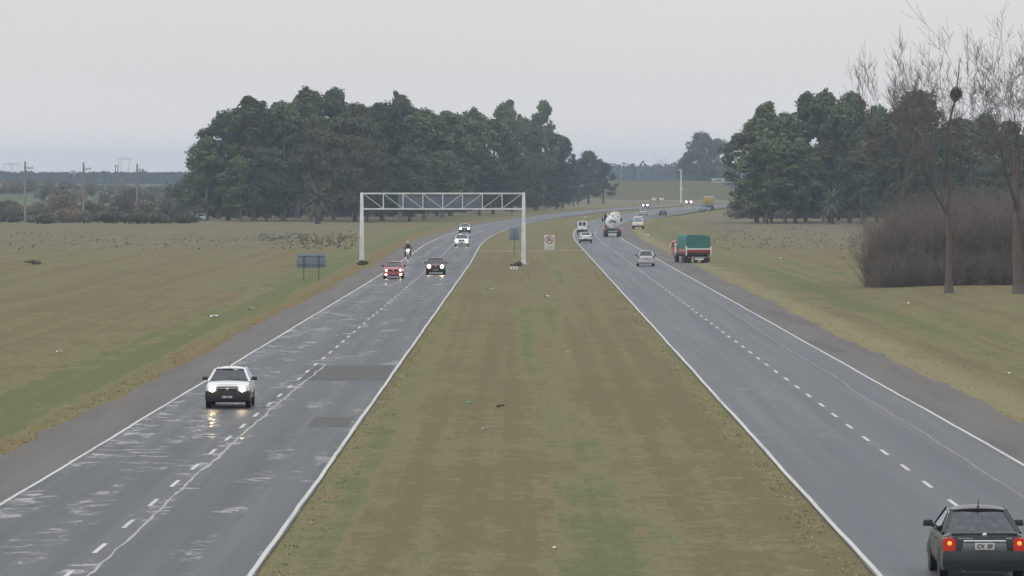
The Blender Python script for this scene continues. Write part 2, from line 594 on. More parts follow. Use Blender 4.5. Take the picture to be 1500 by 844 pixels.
M["lamp_far"] = mat("far_headlamp_on", (.9, .9, .9), .2, emit=(1.0, .86, .76), estr=34)
M["lamp_dim"] = mat("headlamp_lens", (.62, .64, .66), .15, coat=.6)
M["tail_red"] = mat("tail_lens_red", (.42, .018, .016), .2, coat=.6, emit=(1, .03, .015), estr=.10)
M["tail_off"] = mat("tail_lens_unlit", (.24, .022, .02), .25, coat=.5)
M["tail_lit"] = mat("tail_bulb_lit", (.9, .3, .05), .3, emit=(1.0, .24, .02), estr=1.7)
M["amber_lit"] = mat("amber_lamp_lit", (.9, .35, .05), .3, emit=(1.0, .32, .05), estr=3.0)
M["p_white"] = paint("white_paint", (.70, .71, .71))
M["p_teal"] = paint("dark_grey_green_paint", (.008, .018, .020), .0, .28, .05, .15)
M["p_red"] = paint("red_paint", (.36, .035, .055))
M["p_maroon"] = paint("maroon_paint", (.12, .028, .04), .2)
M["p_silver"] = paint("silver_paint", (.46, .47, .48), .55)
M["p_grey"] = paint("grey_paint", (.16, .17, .18), .4)
M["p_black"] = paint("black_paint", (.03, .032, .035), .2)
M["p_blue"] = paint("blue_paint", (.12, .22, .42))
M["p_orange"] = paint("orange_paint", (.52, .10, .035))
M["p_truckred"] = paint("truck_red_paint", (.25, .025, .035))
M["p_cream"] = paint("cream_paint", (.58, .56, .52))
M["tarp_green"] = mat("green_tarpaulin", (.030, .150, .125), .6, var=.2, scale=1.2)
M["tarp_yellow"] = mat("ochre_tarpaulin", (.36, .27, .07), .7, var=.15, scale=1.2)
M["tank_white"] = mat("tank_enamel", (.74, .74, .75), .3, coat=.3, var=.05)
M["skin"] = mat("skin", (.42, .26, .19), .6)
M["jacket"] = mat("dark_jacket", (.035, .035, .045), .8)
M["trousers"] = mat("dark_trousers", (.022, .03, .03), .85)
M["helmet"] = mat("pale_helmet", (.62, .60, .54), .3, coat=.5)
M["paper"] = mat("white_litter", (.62, .62, .60), .8)
M["teal_litter"] = mat("teal_litter", (.03, .30, .26), .6)
M["dark_litter"] = mat("dark_litter", (.03, .028, .025), .8)

# ------------------------------------------------------------------ setting: ground and roads
def smooth01(a, b, x):
    t = min(1, max(0, (x - a) / (b - a)))
    return t * t * (3 - 2 * t)

def curve(Y, start, rad=16700.0):
    if Y <= start: return 0.0
    q = min(Y, 2150.0)
    v = (q - start) ** 2 / rad
    if Y > 2150: v += min(Y - 2150, 300) * 2 * (2150 - start) / rad
    return v

def cR(Y): return curve(Y, 650)
def cL(Y): return curve(Y, 600)
def left_inner(Y): return -5.75 + .0028 * min(Y, 500) + cL(Y)
def left_outer(Y): return left_inner(Y) - (7.75 - .0019 * min(Y, 430))
def right_inner(Y): return 7.42 + .0007 * min(Y, 700) + cR(Y)
def right_outer(Y): return 14.55 - .0002 * min(Y, 700) + cR(Y)

def wave(u, Y):
    return (math.sin(u * .047 + Y * .011 + 1.3) + .6 * math.sin(u * .11 - Y * .023) + .5 * math.sin(Y * .041 + u * .02 + 2) + .4 * math.sin(u * .21 + Y * .05)) / 2.5

def ground_z(u, Y):
    z = 0.0
    if u < -15.5: z += .22 * wave(u, Y) * smooth01(-15.5, -34, u) - .22 * smooth01(-15.5, -19, u) * smooth01(-30, -20, u)
    elif u > 19.0: z += .20 * wave(u, Y) * smooth01(19, 36, u) - .20 * smooth01(19, 22, u) * smooth01(32, 24, u)
    elif -4 < u < 7.0: z -= .12 * math.sin(math.pi * (u + 4) / 11.0) ** 2
    if u < -60:
        z += 5.0 * smooth01(1200, 2400, Y) * smooth01(-60, -130, u)
    return z

def lateral(u, Y):
    a = abs(u)
    return u + cR(Y) * (1 - smooth01(60, 420, a))

ys = []
y = 45.0
while y < 8850:
    ys.append(y)
    y += 3.0 + max(0, y - 150) * .012
ys.append(8850.0)
us = [-6500, -4500, -3200, -2300, -1700, -1250, -950, -720, -560, -440, -350, -290, -240, -200, -170, -145, -125, -108, -94, -82, -72, -64]
us += [float(x) for x in np.arange(-58, -34, 4.0)] + [float(x) for x in np.arange(-34, 40, 1.6)] + [float(x) for x in np.arange(40, 64, 4.0)]
us += [-x for x in us[:22]][::-1]
us = sorted(set(us))

def uv_mesh(name, verts, faces, uvs, m):
    me = bpy.data.meshes.new(name)
    me.from_pydata(verts, [], faces)
    lay = me.uv_layers.new(name="UVMap")
    li = np.empty(len(me.loops), dtype=np.int32)
    me.loops.foreach_get("vertex_index", li)
    lay.data.foreach_set("uv", np.asarray(uvs, dtype=np.float32)[li].ravel())
    me.polygons.foreach_set("use_smooth", [True] * len(me.polygons))
    me.materials.append(m)
    me.update()
    o = bpy.data.objects.new(name, me)
    C.objects.link(o)
    return o

vs, uvs, fs = [], [], []
nc = len(us)
for Y in ys:
    for u in us:
        vs.append((lateral(u, Y), Y, ground_z(u, Y)))
        uvs.append((u, Y))
for i in range(len(ys) - 1):
    for j in range(nc - 1):
        fs.append((i * nc + j, i * nc + j + 1, (i + 1) * nc + j + 1, (i + 1) * nc + j))
tag(uv_mesh("ground", vs, fs, uvs, M["ground"]), kind="structure")

def strip(name, fa, fb, y0, y1, z, m, ref, step=None, cols=2, jit=None, uflip=0):
    vs, uvs, fs = [], [], []
    Y = y0
    rows = 0
    while True:
        a, b = fa(Y), fb(Y)
        if jit:
            a += jit(Y, 0)
            b += jit(Y, 1)
        for k in range(cols):
            x = a + (b - a) * k / (cols - 1)
            vs.append((x, Y, z))
            uvs.append((x - ref(Y), Y))
        rows += 1
        if Y >= y1: break
        Y = min(y1, Y + (step or (4.0 + max(0, Y - 300) * .01)))
    for i in range(rows - 1):
        for k in range(cols - 1):
            fs.append((i * cols + k, i * cols + k + 1, (i + 1) * cols + k + 1, (i + 1) * cols + k))
    return tag(uv_mesh(name, vs, fs, uvs, m), kind="structure")

def edge_jit(seed, amp):
    ph = [random.Random(seed + i).random() * 6.28 for i in range(6)]
    def f(Y, side):
        if side != f.side: return 0
        return amp * (math.sin(Y * .9 + ph[0]) + math.sin(Y * .37 + ph[1]) * 1.2 + math.sin(Y * .13 + ph[2]) * 1.4 + math.sin(Y * 2.1 + ph[3]) * .6 + math.sin(Y * .045 + ph[4]) * 1.6) / 3
    f.side = 0
    return f

jl = edge_jit(1, .22)
jl.side = 0
jr = edge_jit(2, .26)
jr.side = 1
def ramp_w(Y): return 2.45 + 5.0 * smooth01(900, 1250, Y)
YE = 2350
strip("left_shoulder", lambda Y: left_outer(Y) - 2.3, lambda Y: left_outer(Y) - .1, 60, YE, .022, M["shoulder"], left_inner, 2.2, 2, jl)
strip("right_shoulder", lambda Y: right_outer(Y) + .1, lambda Y: right_outer(Y) + ramp_w(Y), 60, YE, .022, M["shoulder"], right_outer, 2.2, 2, jr)
ji = edge_jit(3, .02)
ji.side = 1
jj = edge_jit(4, .02)
jj.side = 0
strip("left_road", lambda Y: left_outer(Y) - .12, lambda Y: left_inner(Y) + .09, 60, YE, .030, M["road_wet"], left_inner, 2.2, 6, ji)
strip("right_road", lambda Y: right_inner(Y) - .09, lambda Y: right_outer(Y) + .12, 60, YE, .030, M["road_damp"], right_outer, 2.2, 6, jj)
LW = .056
def wig(seed, amp=.012):
    p = random.Random(seed)
    a, b, c = p.random() * 6, p.random() * 6, p.random() * 6
    return lambda Y: amp * (math.sin(Y * .11 + a) + .7 * math.sin(Y * .29 + b) + .5 * math.sin(Y * .8 + c))
for nm, fn, sd_ in (("left_outer_line", left_outer, 5), ("left_inner_line", left_inner, 6), ("right_inner_line", right_inner, 7), ("right_outer_line", right_outer, 8)):
    g = wig(sd_)
    strip(nm, lambda Y: fn(Y) + g(Y) - LW, lambda Y: fn(Y) + g(Y) + LW, 60, 1750, .038, M["line"], fn, 2.0)

def dash_mesh(name, fa, fb, first, last, pitch=8.0, ln=3.0):
    vs, uvs, fs = [], [], []
    Y = first
    rr = random.Random(4)
    while Y < last:
        a = (fa(Y) + fb(Y)) / 2
        a2 = (fa(Y + ln) + fb(Y + ln)) / 2
        q = rr.uniform(-.02, .02)
        i = len(vs)
        for x, yy in ((a - .058 + q, Y), (a + .058 + q, Y), (a2 + .058 + q, Y + ln), (a2 - .058 + q, Y + ln)):
            vs.append((x, yy, .038))
            uvs.append((x, yy))
        fs.append((i, i + 1, i + 2, i + 3))
        Y += pitch
    return tag(uv_mesh(name, vs, fs, uvs, M["line"]), kind="structure")
dash_mesh("left_lane_dashes", left_inner, left_outer, 111.5 - 48, 900)
dash_mesh("right_lane_dashes", right_inner, right_outer, 135.2 - 72, 900)

def crack(name, fn, y0, y1, wd, m, seed, amp):
    p = random.Random(seed)
    vs, uvs, fs = [], [], []
    Y, x = y0, 0.0
    while Y < y1:
        x = x * .93 + p.uniform(-amp, amp)
        ww = wd * p.uniform(.35, 1.3)
        for s_ in (-1, 1):
            vs.append((fn(Y) + x + s_ * ww / 2, Y, .0345))
            uvs.append((s_ * ww, Y))
        Y += p.uniform(.5, 1.3)
    for i in range(len(vs) // 2 - 1):
        fs.append((2 * i, 2 * i + 1, 2 * i + 3, 2 * i + 2))
    return tag(uv_mesh(name, vs, fs, uvs, m), kind="structure")
crack("left_road_crack", lambda Y: (left_inner(Y) + left_outer(Y)) / 2 + .36, 85, 225, .085, M["crack"], 3, .035)
crack("right_road_crack", lambda Y: right_inner(Y) + 5.55, 110, 330, .075, M["crack_dark"], 5, .03)
strip("left_road_patch", lambda Y: -8.75, lambda Y: left_inner(Y) - .1, 207.5, 224.0, .034, M["patch"], left_inner, 1.0, 2, None)
strip("left_road_small_patch", lambda Y: -6.85, lambda Y: left_inner(Y) - .25, 168.5, 175.5, .034, M["patch"], left_inner, 1.0, 2, None)
# dirt U-turn track over the median
vs, uvs, fs = [], [], []
for i in range(24):
    u = -4.3 + 12.3 * i / 23
    yc = 583 + 5 * math.sin(u * .35)
    for k in range(5):
        Y = yc + (k - 2) * 1.9
        vs.append((u, Y, ground_z(u, Y) + .018))
        uvs.append((u, Y))
for i in range(23):
    for k in range(4):
        fs.append((i * 5 + k, i * 5 + k + 1, i * 5 + 6 + k, i * 5 + 5 + k))
tag(uv_mesh("dirt_track", vs, fs, uvs, M["track"]), kind="structure")

# embankment of the road that crosses at the back, with the bridge over the motorway
def embankment(name, x0, x1, s0, s1, Yc, H, top=7.0, slope=2.4):
    vs, fs = [], []
    n = 26
    hw0 = top + H * slope
    rows = []
    for i in range(n + 1):
        t = i / n
        x = x0 + (x1 - x0) * t
        hz = H
        if s0: hz = min(hz, (x - x0) / slope)
        if s1: hz = min(hz, (x1 - x) / slope)
        hz = max(hz, 0.02) * (1 + .02 * math.sin(x * .2))
        w_ = top + hz * slope
        rows.append([(x, Yc - w_ , -.05), (x, Yc - top - hz * slope * .5, hz * .52), (x, Yc - top, hz), (x, Yc + top, hz), (x, Yc + w_, -.05)])
    flat = [p for r in rows for p in r]
    for i in range(n):
        for k in range(4):
            fs.append((i * 5 + k, (i + 1) * 5 + k, (i + 1) * 5 + k + 1, i * 5 + k + 1))
    return tag(uv_mesh(name, flat, fs, [(p[0] * .6 + 200, p[1]) for p in flat], M["bank"]), kind="structure")
M["bank"] = simple_uv_mat("bank_grass", (.092, .088, .046), (.122, .114, .060), .06, .25, .95, .1, .5, (.11, .116, .062))
BY, BH = 2010.0, 7.3
embankment("embankment", -112, 96, True, True, BY, BH)
embankment("far_embankment", 146, 520, True, False, BY, BH)
br = empty("road_bridge", (121, BY, 0))
tag(br, "pale concrete road bridge with a white rail crossing behind the right grove", "bridge")
b = MB()
b.box(0, 0, BH - .35, 88, 9.0, .7)
b.build("deck", M["concrete"], br, bevel=.05)
for s_ in (-1, 1):
    b = MB()
    b.box(0, s_ * 4.3, BH + .75, 88, .12, .3)
    for i in range(23): b.box(-43.5 + i * 87 / 22, s_ * 4.3, BH + .3, .16, .14, .6)
    b.build("guard_rail", M["white_steel"], br)
for px_ in (-18, 18):
    b = MB()
    b.box(px_, 0, (BH - .7) / 2, 1.0, 7.5, BH - .71)
    b.build("pier", M["concrete"], br, bevel=.05)

# ------------------------------------------------------------------ haze
hz = MB()
hz.box(0, 4150, 24.0, 13400, 9700, 52.0)
k = NT("haze_air")
k.t.nodes.remove(k.b)
pv = k.n("ShaderNodeVolumePrincipled")
pv.inputs["Color"].default_value = (.66, .79, .98, 1)
pv.inputs["Density"].default_value = .00013
pv.inputs["Anisotropy"].default_value = .0
k.l(pv.outputs[0], k.out.inputs["Volume"])
ho = hz.build("haze", k.m)
tag(ho, kind="stuff")

# ------------------------------------------------------------------ vegetation meshes
def leaf_quads(rng, centers, radii, n, size, squash=.8, inner=.45, up=.35):
    """n leaf clumps spread over the shells of ellipsoidal clusters -> (4n,3)"""
    centers, radii = np.asarray(centers, float), np.asarray(radii, float)
    p = radii ** 2
    p = p / p.sum()
    idx = rng.choice(len(centers), n, p=p)
    d = rng.normal(size=(n, 3))
    d /= np.linalg.norm(d, axis=1)[:, None]
    rr = radii[idx] * (1 - inner * rng.random(n) ** 2.2) * np.clip(rng.normal(1.02, .15, n), .5, 1.5)
    pos = centers[idx] + d * rr[:, None] * np.array([1, 1, squash])
    nr = d + rng.normal(size=(n, 3)) * .45 + np.array([0, 0, up])
    nr /= np.linalg.norm(nr, axis=1)[:, None]
    t = np.cross(nr, rng.normal(size=(n, 3)))
    t /= np.linalg.norm(t, axis=1)[:, None]
    bt = np.cross(nr, t)
    s = size * rng.uniform(.55, 1.35, n)[:, None]
    a = rng.uniform(.5, .9, n)[:, None]
    q = np.stack([pos + t * s, pos + bt * s * a + nr * s * .18, pos - t * s, pos - bt * s * a - nr * s * .12], axis=1)
    return q.reshape(-1, 3)

def crown_clusters(rng, H, Rr, z0, n, round_=1.0):
    cs, rs = [], []
    for i in range(int(n * .9) if round_ < 1.5 else 0):                       # small outer puffs that break the outline
        t = rng.random()
        prof = max(.25, max(0.0, 1 - abs(2 * (t - .45)) ** 2.6) ** .5)
        a = rng.random() * 2 * math.pi
        cr = Rr * rng.uniform(.10, .2)
        r = Rr * prof * rng.uniform(.70, .96)
        cs.append((r * math.cos(a), r * math.sin(a), z0 + (H - z0 - cr * .6) * t + cr * .2))
        rs.append(cr)
    for i in range(n):
        t = rng.random() ** .85
        prof = max(.18, max(0.0, 1 - abs(2 * (t - .42)) ** 2.3) ** .5) if round_ > .5 else max(.2, 1 - t * .75)
        r = Rr * prof * math.sqrt(rng.random()) * .9
        a = rng.random() * 2 * math.pi
        cr = Rr * rng.uniform(.2, .36)
        cs.append((r * math.cos(a), r * math.sin(a), z0 + (H - z0 - cr * .8) * t + cr * .2))
        rs.append(cr)
    for i in range(7):                                 # a full, rounded top
        t = rng.uniform(.76, .97)
        a = rng.random() * 2 * math.pi
        cr = Rr * rng.uniform(.2, .3)
        r = Rr * (1.35 - t) * .75 * rng.random()
        cs.append((r * math.cos(a), r * math.sin(a), z0 + (H - z0 - cr * .8) * t + cr * .2))
        rs.append(cr)
    return cs, rs

def limb_mb(rng, H, cs, nl, r0, lean=.6):
    b = MB()
    top = H * .72
    ph = rng.random() * 6.28
    pts = []
    for i in range(7):
        t = i / 6
        pts.append((lean * math.sin(t * 2.2 + ph) * t, lean * math.cos(t * 1.9 + ph) * t, -.3 + top * t))
    b.tube(pts, [r0 * (1.35 if i == 0 else 1) * (1 - .82 * i / 6) for i in range(7)], 8)
    for i in range(nl):
        c = cs[int(rng.integers(len(cs)))]
        t = min(.95, max(.25, (c[2] - H * .22) / top))
        q = int(t * 6)
        s0 = Vector(pts[q])
        e_ = Vector(c)
        m_ = s0.lerp(e_, .5) + Vector((0, 0, -.6))
        b.tube([s0, m_, e_], [r0 * .36 * (1 - t * .4), r0 * .22, r0 * .05], 5)
    return b

def make_tree(seed, H, Rr, z0, n, leaves, size, lm, bm_, nl=9, r0=.42, squash=.8, name="eucalyptus_tree", round_=1.0):
    rng = np.random.default_rng(seed)
    root = empty(name, (0, 0, 0))
    cs, rs = crown_clusters(rng, H, Rr, z0, n, round_)
    q = leaf_quads(rng, cs, rs, leaves, size, squash)
    me = fast_mesh("crown", q, 4, lm)
    link_mesh("crown", me, root)
    limb_mb(rng, H, cs, nl, r0).build("trunk", bm_, root, smooth=True, angle=60)
    return root

protos = []
for i in range(7):
    Hh = 26.0
    protos.append(make_tree(40 + i, Hh, [6.4, 5.6, 7.2, 6.0, 5.0, 6.8, 5.2][i], [3.4, 4.6, 3.0, 4.8, 5.4, 2.4, 8.5][i], [38, 32, 46, 32, 28, 44, 26][i], [11000, 9500, 12500, 9000, 7600, 12000, 6200][i], .36,
                            M[["euc", "euc", "euc_dark", "euc", "euc_dark", "euc_olive", "euc"][i]], M[["bark_pale", "bark_dark", "bark_dark", "bark_pale", "bark_dark", "bark_dark", "bark_pale"][i]], 10, round_=2.0 if i == 6 else 1.0))
proto_used = [False] * len(protos)

def put_tree(k_, px, top, d, wpx, label, group, zbase=0.0, rz=None):
    """k_ which prototype; px/top crown position in the picture; d distance; wpx crown width in pixels"""
    rnd = random.Random(int(px * 7 + d))
    x, yy = at_d(px, d)
    ppm = F_PX / d
    h = (CAM_H - (top - HOR) / ppm) - zbase
    wd = wpx * 1.16 / ppm
    src = protos[k_]
    me_w = [6.4, 5.6, 7.2, 6.0, 5.0, 6.8, 5.2][k_] * 2.1
    sc = (wd / me_w, wd / me_w, h / 26.0 * .985)
    if proto_used[k_]:
        o = copy_thing(src, (x, yy, zbase), rnd.random() * 6.28 if rz is None else rz, sc)
    else:
        o = src
        proto_used[k_] = True
        o.location = (x, yy, zbase)
        o.rotation_euler = (0, 0, rnd.random() * 6.28)
        o.scale = sc
    if "group" in o: del o["group"]
    tag(o, label, "tree", group)
    return o

GL, GR = "eucalyptus trees of the left grove", "eucalyptus trees of the right grove"
# front row of the left grove, left to right
lab_inner_L = "tall dark green tree standing inside the dense left grove"
put_tree(0, 303, 196, 1000, 66, "leftmost tree of the left grove, its ragged crown hanging over the field", GL)
put_tree(5, 292, 232, 1100, 46, "low bushy tree at the outer left foot of the left grove", GL)
put_tree(2, 334, 158, 1005, 88, "broad round crowned second tree from the left end of the left grove", GL)
put_tree(1, 372, 138, 1000, 84, "third tall tree from the left end of the left grove", GL)
put_tree(0, 415, 143, 1010, 86, "bushy grey green tree in the left grove just left of the palm", GL)
put_tree(3, 455, 125, 1030, 84, "tallest rounded tree of the left grove, rising straight above the palm", GL)
put_tree(4, 488, 128, 1040, 66, "dark narrow tree in the left grove just right of the palm", GL)
put_tree(5, 520, 150, 1005, 84, "olive green tree in the left grove above the left gantry post", GL)
put_tree(2, 560, 147, 1020, 92, "dense dark tree of the left grove behind the left half of the gantry", GL)
put_tree(3, 586, 132, 1060, 64, "tall dark tree with a rounded top peeking over the middle of the left grove", GL)
put_tree(0, 622, 154, 1040, 90, "wide grey green tree of the left grove behind the gantry centre", GL)
put_tree(1, 660, 160, 1130, 78, "tree with a broad flat top at the dip in the left grove skyline", GL)
put_tree(3, 695, 156, 1180, 74, "flat topped tree of the left grove behind the right half of the gantry", GL)
put_tree(2, 722, 172, 1200, 74, "dense low crowned tree of the left grove left of the right gantry post", GL)
put_tree(1, 742, 144, 1300, 54, "tall twin topped tree of the left grove above the right gantry post", GL)
put_tree(0, 768, 168, 1330, 66, "spreading tree of the left grove just right of the right gantry post", GL)
put_tree(6, 797, 143, 1380, 44, "tree with a small open crown standing out at the right end of the left grove", GL)
put_tree(2, 798, 182, 1400, 70, "dense dark tree at the right end of the left grove", GL)
put_tree(1, 824, 196, 1440, 44, "slimmer dark tree stepping down at the right end of the left grove", GL)
for i, (px, top, d, wd, k_) in enumerate(((350, 170, 1060, 80, 1), (395, 155, 1070, 80, 2), (435, 150, 1075, 80, 0), (505, 150, 1090, 80, 2), (545, 150, 1095, 80, 3), (605, 158, 1110, 80, 2), (640, 168, 1130, 80, 5), (680, 175, 1230, 80, 2), (320, 205, 1050, 60, 4), (470, 170, 1000, 70, 5), (537, 200, 985, 58, 5), (600, 212, 1000, 64, 2), (648, 215, 1090, 62, 0), (702, 215, 1160, 58, 2), (750, 215, 1280, 60, 2), (785, 220, 1350, 60, 5), (815, 230, 1400, 50, 2), (390, 215, 985, 66, 2), (352, 225, 985, 56, 0))):
    put_tree(k_, px, top, d, wd, lab_inner_L, GL)
GS = "smaller trees beyond the left grove"
put_tree(2, 862, 220, 1700, 50, "broad rounded dark tree standing apart right of the left grove", GS)
put_tree(1, 884, 236, 1690, 38, "last small ragged tree right of the left grove, beside the embankment", GS)
put_tree(5, 846, 240, 1660, 34, "low bushy tree filling the gap right of the left grove", GS)
put_tree(2, 1028, 192, 2330, 58, "hazy blue rounded tree beyond the bridge, left of the right grove", GS)
put_tree(0, 1052, 200, 2360, 46, "hazy blue tree beyond the bridge, half hidden by the right grove", GS)
put_tree(5, 1008, 222, 2450, 34, "low hazy tree at the left foot of the big blue tree beyond the bridge", GS)
# right grove
lab_inner_R = "tall dark green tree standing inside the dense right grove"
put_tree(5, 1108, 172, 950, 92, "leftmost tree of the right grove, leaning out over the roadside", GR)
put_tree(1, 1120, 146, 955, 62, "tall ragged tree near the left end of the right grove", GR)
put_tree(0, 1150, 160, 940, 76, "wide tree with a pale trunk in the left part of the right grove", GR)
put_tree(4, 1180, 134, 985, 56, "dark tall tree at the left shoulder of the right grove skyline", GR)
put_tree(3, 1205, 128, 975, 70, "tall tree of the right grove straight above the palm", GR)
put_tree(0, 1245, 129, 960, 80, "wide grey green tree at the middle of the right grove skyline", GR)
put_tree(2, 1285, 152, 950, 74, "dense tree of the right grove left of the round olive crown", GR)
put_tree(5, 1342, 132, 900, 128, "big round olive brown tree in front of the right grove, behind the bare tree", GR)
put_tree(0, 1402, 168, 960, 96, "dark tree of the right grove right of the nest", GR)
put_tree(0, 1440, 162, 950, 74, "grey green tree of the right grove between the two bare trees", GR)
put_tree(5, 1478, 176, 900, 74, "olive tree of the right grove at the right edge of the picture", GR)
for i, (px, top, d, wd, k_) in enumerate(((1122, 200, 930, 80, 0), (1130, 190, 960, 60, 2), (1165, 200, 930, 70, 1), (1228, 175, 1000, 80, 2), (1265, 165, 1000, 80, 2), (1215, 205, 960, 66, 5), (1310, 160, 960, 70, 3), (1370, 190, 880, 76, 2), (1420, 205, 900, 76, 5), (1262, 215, 930, 64, 0), (1300, 205, 900, 70, 2), (1500, 195, 960, 70, 2), (1455, 230, 880, 66, 2), (1180, 215, 945, 54, 2))):
    put_tree(k_, px, top, d, wd, lab_inner_R, GR)

# ---- palms
def make_palm(seed):
    rng = np.random.default_rng(seed)
    root = empty("palm_tree", (0, 0, 0))
    b = MB()
    b.tube([(0, 0, -.2), (.05, 0, 1.6), (.1, .05, 3.4), (.12, .05, 3.9)], [.55, .46, .5, .62], 12)
    b.build("trunk", M["bark_dark"], root, smooth=True)
    q = []
    for i in range(46):
        az = i * 2.399 + rng.uniform(-.2, .2)
        el = R(78) - (i / 46) * R(118)
        ln = rng.uniform(3.2, 4.0)
        p = np.array([.12, .05, 3.9])
        dirv = np.array([math.cos(az) * math.cos(el), math.sin(az) * math.cos(el), math.sin(el)])
        for s_ in range(9):
            t = s_ / 9
            nd = dirv + np.array([0, 0, -.10 * s_ * .35])
            nd /= np.linalg.norm(nd)
            p2 = p + nd * ln / 9
            side = np.cross(nd, [0, 0, 1.0])
            side /= (np.linalg.norm(side) + 1e-6)
            wl = .62 * (1 - abs(t - .4) * 1.2) * rng.uniform(.8, 1.1)
            for sg in (-1, 1):
                for hh in (0, .5):
                    a0 = p + (p2 - p) * hh
                    tip = a0 + nd * .42 + side * sg * wl + np.array([0, 0, -.16 + .12 * rng.random()])
                    q += [a0 - nd * .03, a0 + nd * .13, tip + nd * .03, tip - nd * .02]
            p, dirv = p2, nd
    link_mesh("frond_crown", fast_mesh("frond_crown", np.array(q), 4, M["palm_leaf"]), root)
    return root
pl = make_palm(3)
x, yy = at(465, 328.0)
pl.location = (x, yy, 0)
pl.scale = (.98, .98, .98)
tag(pl, "broad date palm with drooping fronds in front of the left grove", "palm", None)
p2 = copy_thing(pl, (*at(1219, 329.5), 0), 1.1, (.72, .72, .95))
p2["label"] = "narrow shaggy palm in front of the right grove"

# ---- bare trees
def bare_tree(seed, H, spread, r0, levels=5, lean=0.0, limbs=6, low=.42):
    """straight bole, a fan of rising limbs, then ever finer twigs"""
    rng = random.Random(seed)
    segs = []
    def grow(p, d, ln, r, lv):
        n = 5 if lv < 2 else 3
        pts, rad = [p.copy()], [r]
        for i in range(n):
            w_ = .03 if lv == 0 else .12
            d = (d + Vector((rng.uniform(-1, 1), rng.uniform(-1, 1), rng.uniform(-.5, .5))) * w_ + Vector((0, 0, .05 if lv else 0))).normalized()
            p = p + d * ln / n
            pts.append(p.copy())
            rad.append(r * (1 - (.72 if lv == 0 else .6) * (i + 1) / n))
        segs.append((pts, rad, lv))
        if lv >= levels: return
        kids = limbs if lv == 0 else (4 if lv < 4 else 6)
        az0 = rng.random() * 6.28
        for c in range(kids):
            if lv == 0: t = low + (1 - low) * (c + rng.uniform(.1, .9)) / kids
            else: t = 1.0 if c == 0 else rng.uniform(.3, .95)
            q = t * n
            k0 = min(n - 1, int(q))
            base = pts[k0].lerp(pts[k0 + 1], q - k0)
            az = az0 + c * 2.4 + rng.uniform(-.4, .4)
            side = d.orthogonal().normalized()
            side = Matrix.Rotation(az, 3, d) @ side
            ang = R(rng.uniform(22, 40) if lv == 0 else (rng.uniform(4, 14) if c == 0 else rng.uniform(22, 46))) * spread
            nd = (d * math.cos(ang) + side * math.sin(ang) + Vector((0, 0, .10))).normalized()
            if lv == 0: l2 = H * (1 - t * .5) * rng.uniform(.40, .52)
            else: l2 = ln * (rng.uniform(.6, .8) if c == 0 else rng.uniform(.38, .62))
            r2 = rad[k0 + 1] * (.62 if lv == 0 else (.8 if c == 0 else .55))
            grow(base, nd, l2, r2, lv + 1)
    grow(Vector((0, 0, -.3)), Vector((lean, 0, 1)).normalized(), H * .66, r0, 0)
    return segs

def build_bare(name, segs, loc, rz, label, group=None):
    root = empty(name, loc, rz)
    b = MB()
    bt = MB()
    for pts, rad, lv in segs:
        if lv <= 1: b.tube(pts, [max(.03, q) for q in rad], 8 if lv == 0 else 6)
        else: bt.tube(pts, [max(.012, q) for q in rad], 3, cap=False)
    if segs[0][2] == 0:
        p0 = segs[0][0][0]
        b.tube([p0, p0 + Vector((0, 0, .5)), p0 + Vector((0, 0, 1.3))], [segs[0][1][0] * 1.7, segs[0][1][0] * 1.25, segs[0][1][0]], 10)
    b.build("trunk", M["bark_grey"], root, smooth=True, angle=60)
    bt.build("branches", M["twig"], root, smooth=True, angle=80)
    tag(root, label, "tree", group)
    return root
GB = "bare winter trees beside the thicket"
xb, yb = at(1390, 430)
bare1 = build_bare("bare_tree", bare_tree(11, 17.5, 1.0, .36, 5), (xb, yb, 0), .3, "bare leafless tree holding a dark nest, in front of the brown thicket", GB)
bare1.scale = (.82, .82, .88)
xc, yc_ = at(1492, 432)
bare2 = build_bare("bare_tree", bare_tree(23, 20.5, 1.0, .42, 5, -.02, 7, .36), (xc, yc_, 0), 2.0, "larger bare leafless tree at the right edge of the picture", GB)
bare2.scale = (.95, .95, .80)
xd, yd = at(1338, 418)
bare3 = build_bare("bare_tree", bare_tree(31, 15.5, .85, .22, 5, -.06, 5, .5), (xd, yd + 14, 0), 1.0, "slender bare tree rising out of the left part of the brown thicket", GB)
# nest
rng_ = random.Random(8)
b = MB()
nx, ny = at_d(1400, yb)
nz_ = CAM_H + (HOR - 138) / (F_PX / yb)
b.ellipsoid((0, 0, 0), (.36, .36, .44), 12, 9)
for i in range(140):
    d = Vector((rng_.gauss(0, 1), rng_.gauss(0, 1), rng_.gauss(0, 1))).normalized()
    t = d.orthogonal().normalized()
    p = Vector((d.x * .36, d.y * .36, d.z * .46))
    b.tube([p - t * .22, p + d * .05, p + t * .24 + d * .08], .013, 3)
no = b.build("bird_nest", M["nest"])
no.location = (nx, ny, nz_)
tag(no, "large dark stick nest high in the bare tree", "nest")
# the fork that carries the nest
b = MB()
b.tube([(-.35, 0, 9.0), (-.05, .05, 12.0), (nx - xb, ny - yb, nz_ - .1), (nx - xb + .3, .1, nz_ + 2.6)], [.12, .09, .06, .02], 5)
fk = b.build("limb", M["bark_grey"], bare1, smooth=True)
fk.rotation_euler = (0, 0, -.3)
fk.scale = (1 / .82, 1 / .82, 1 / .88)

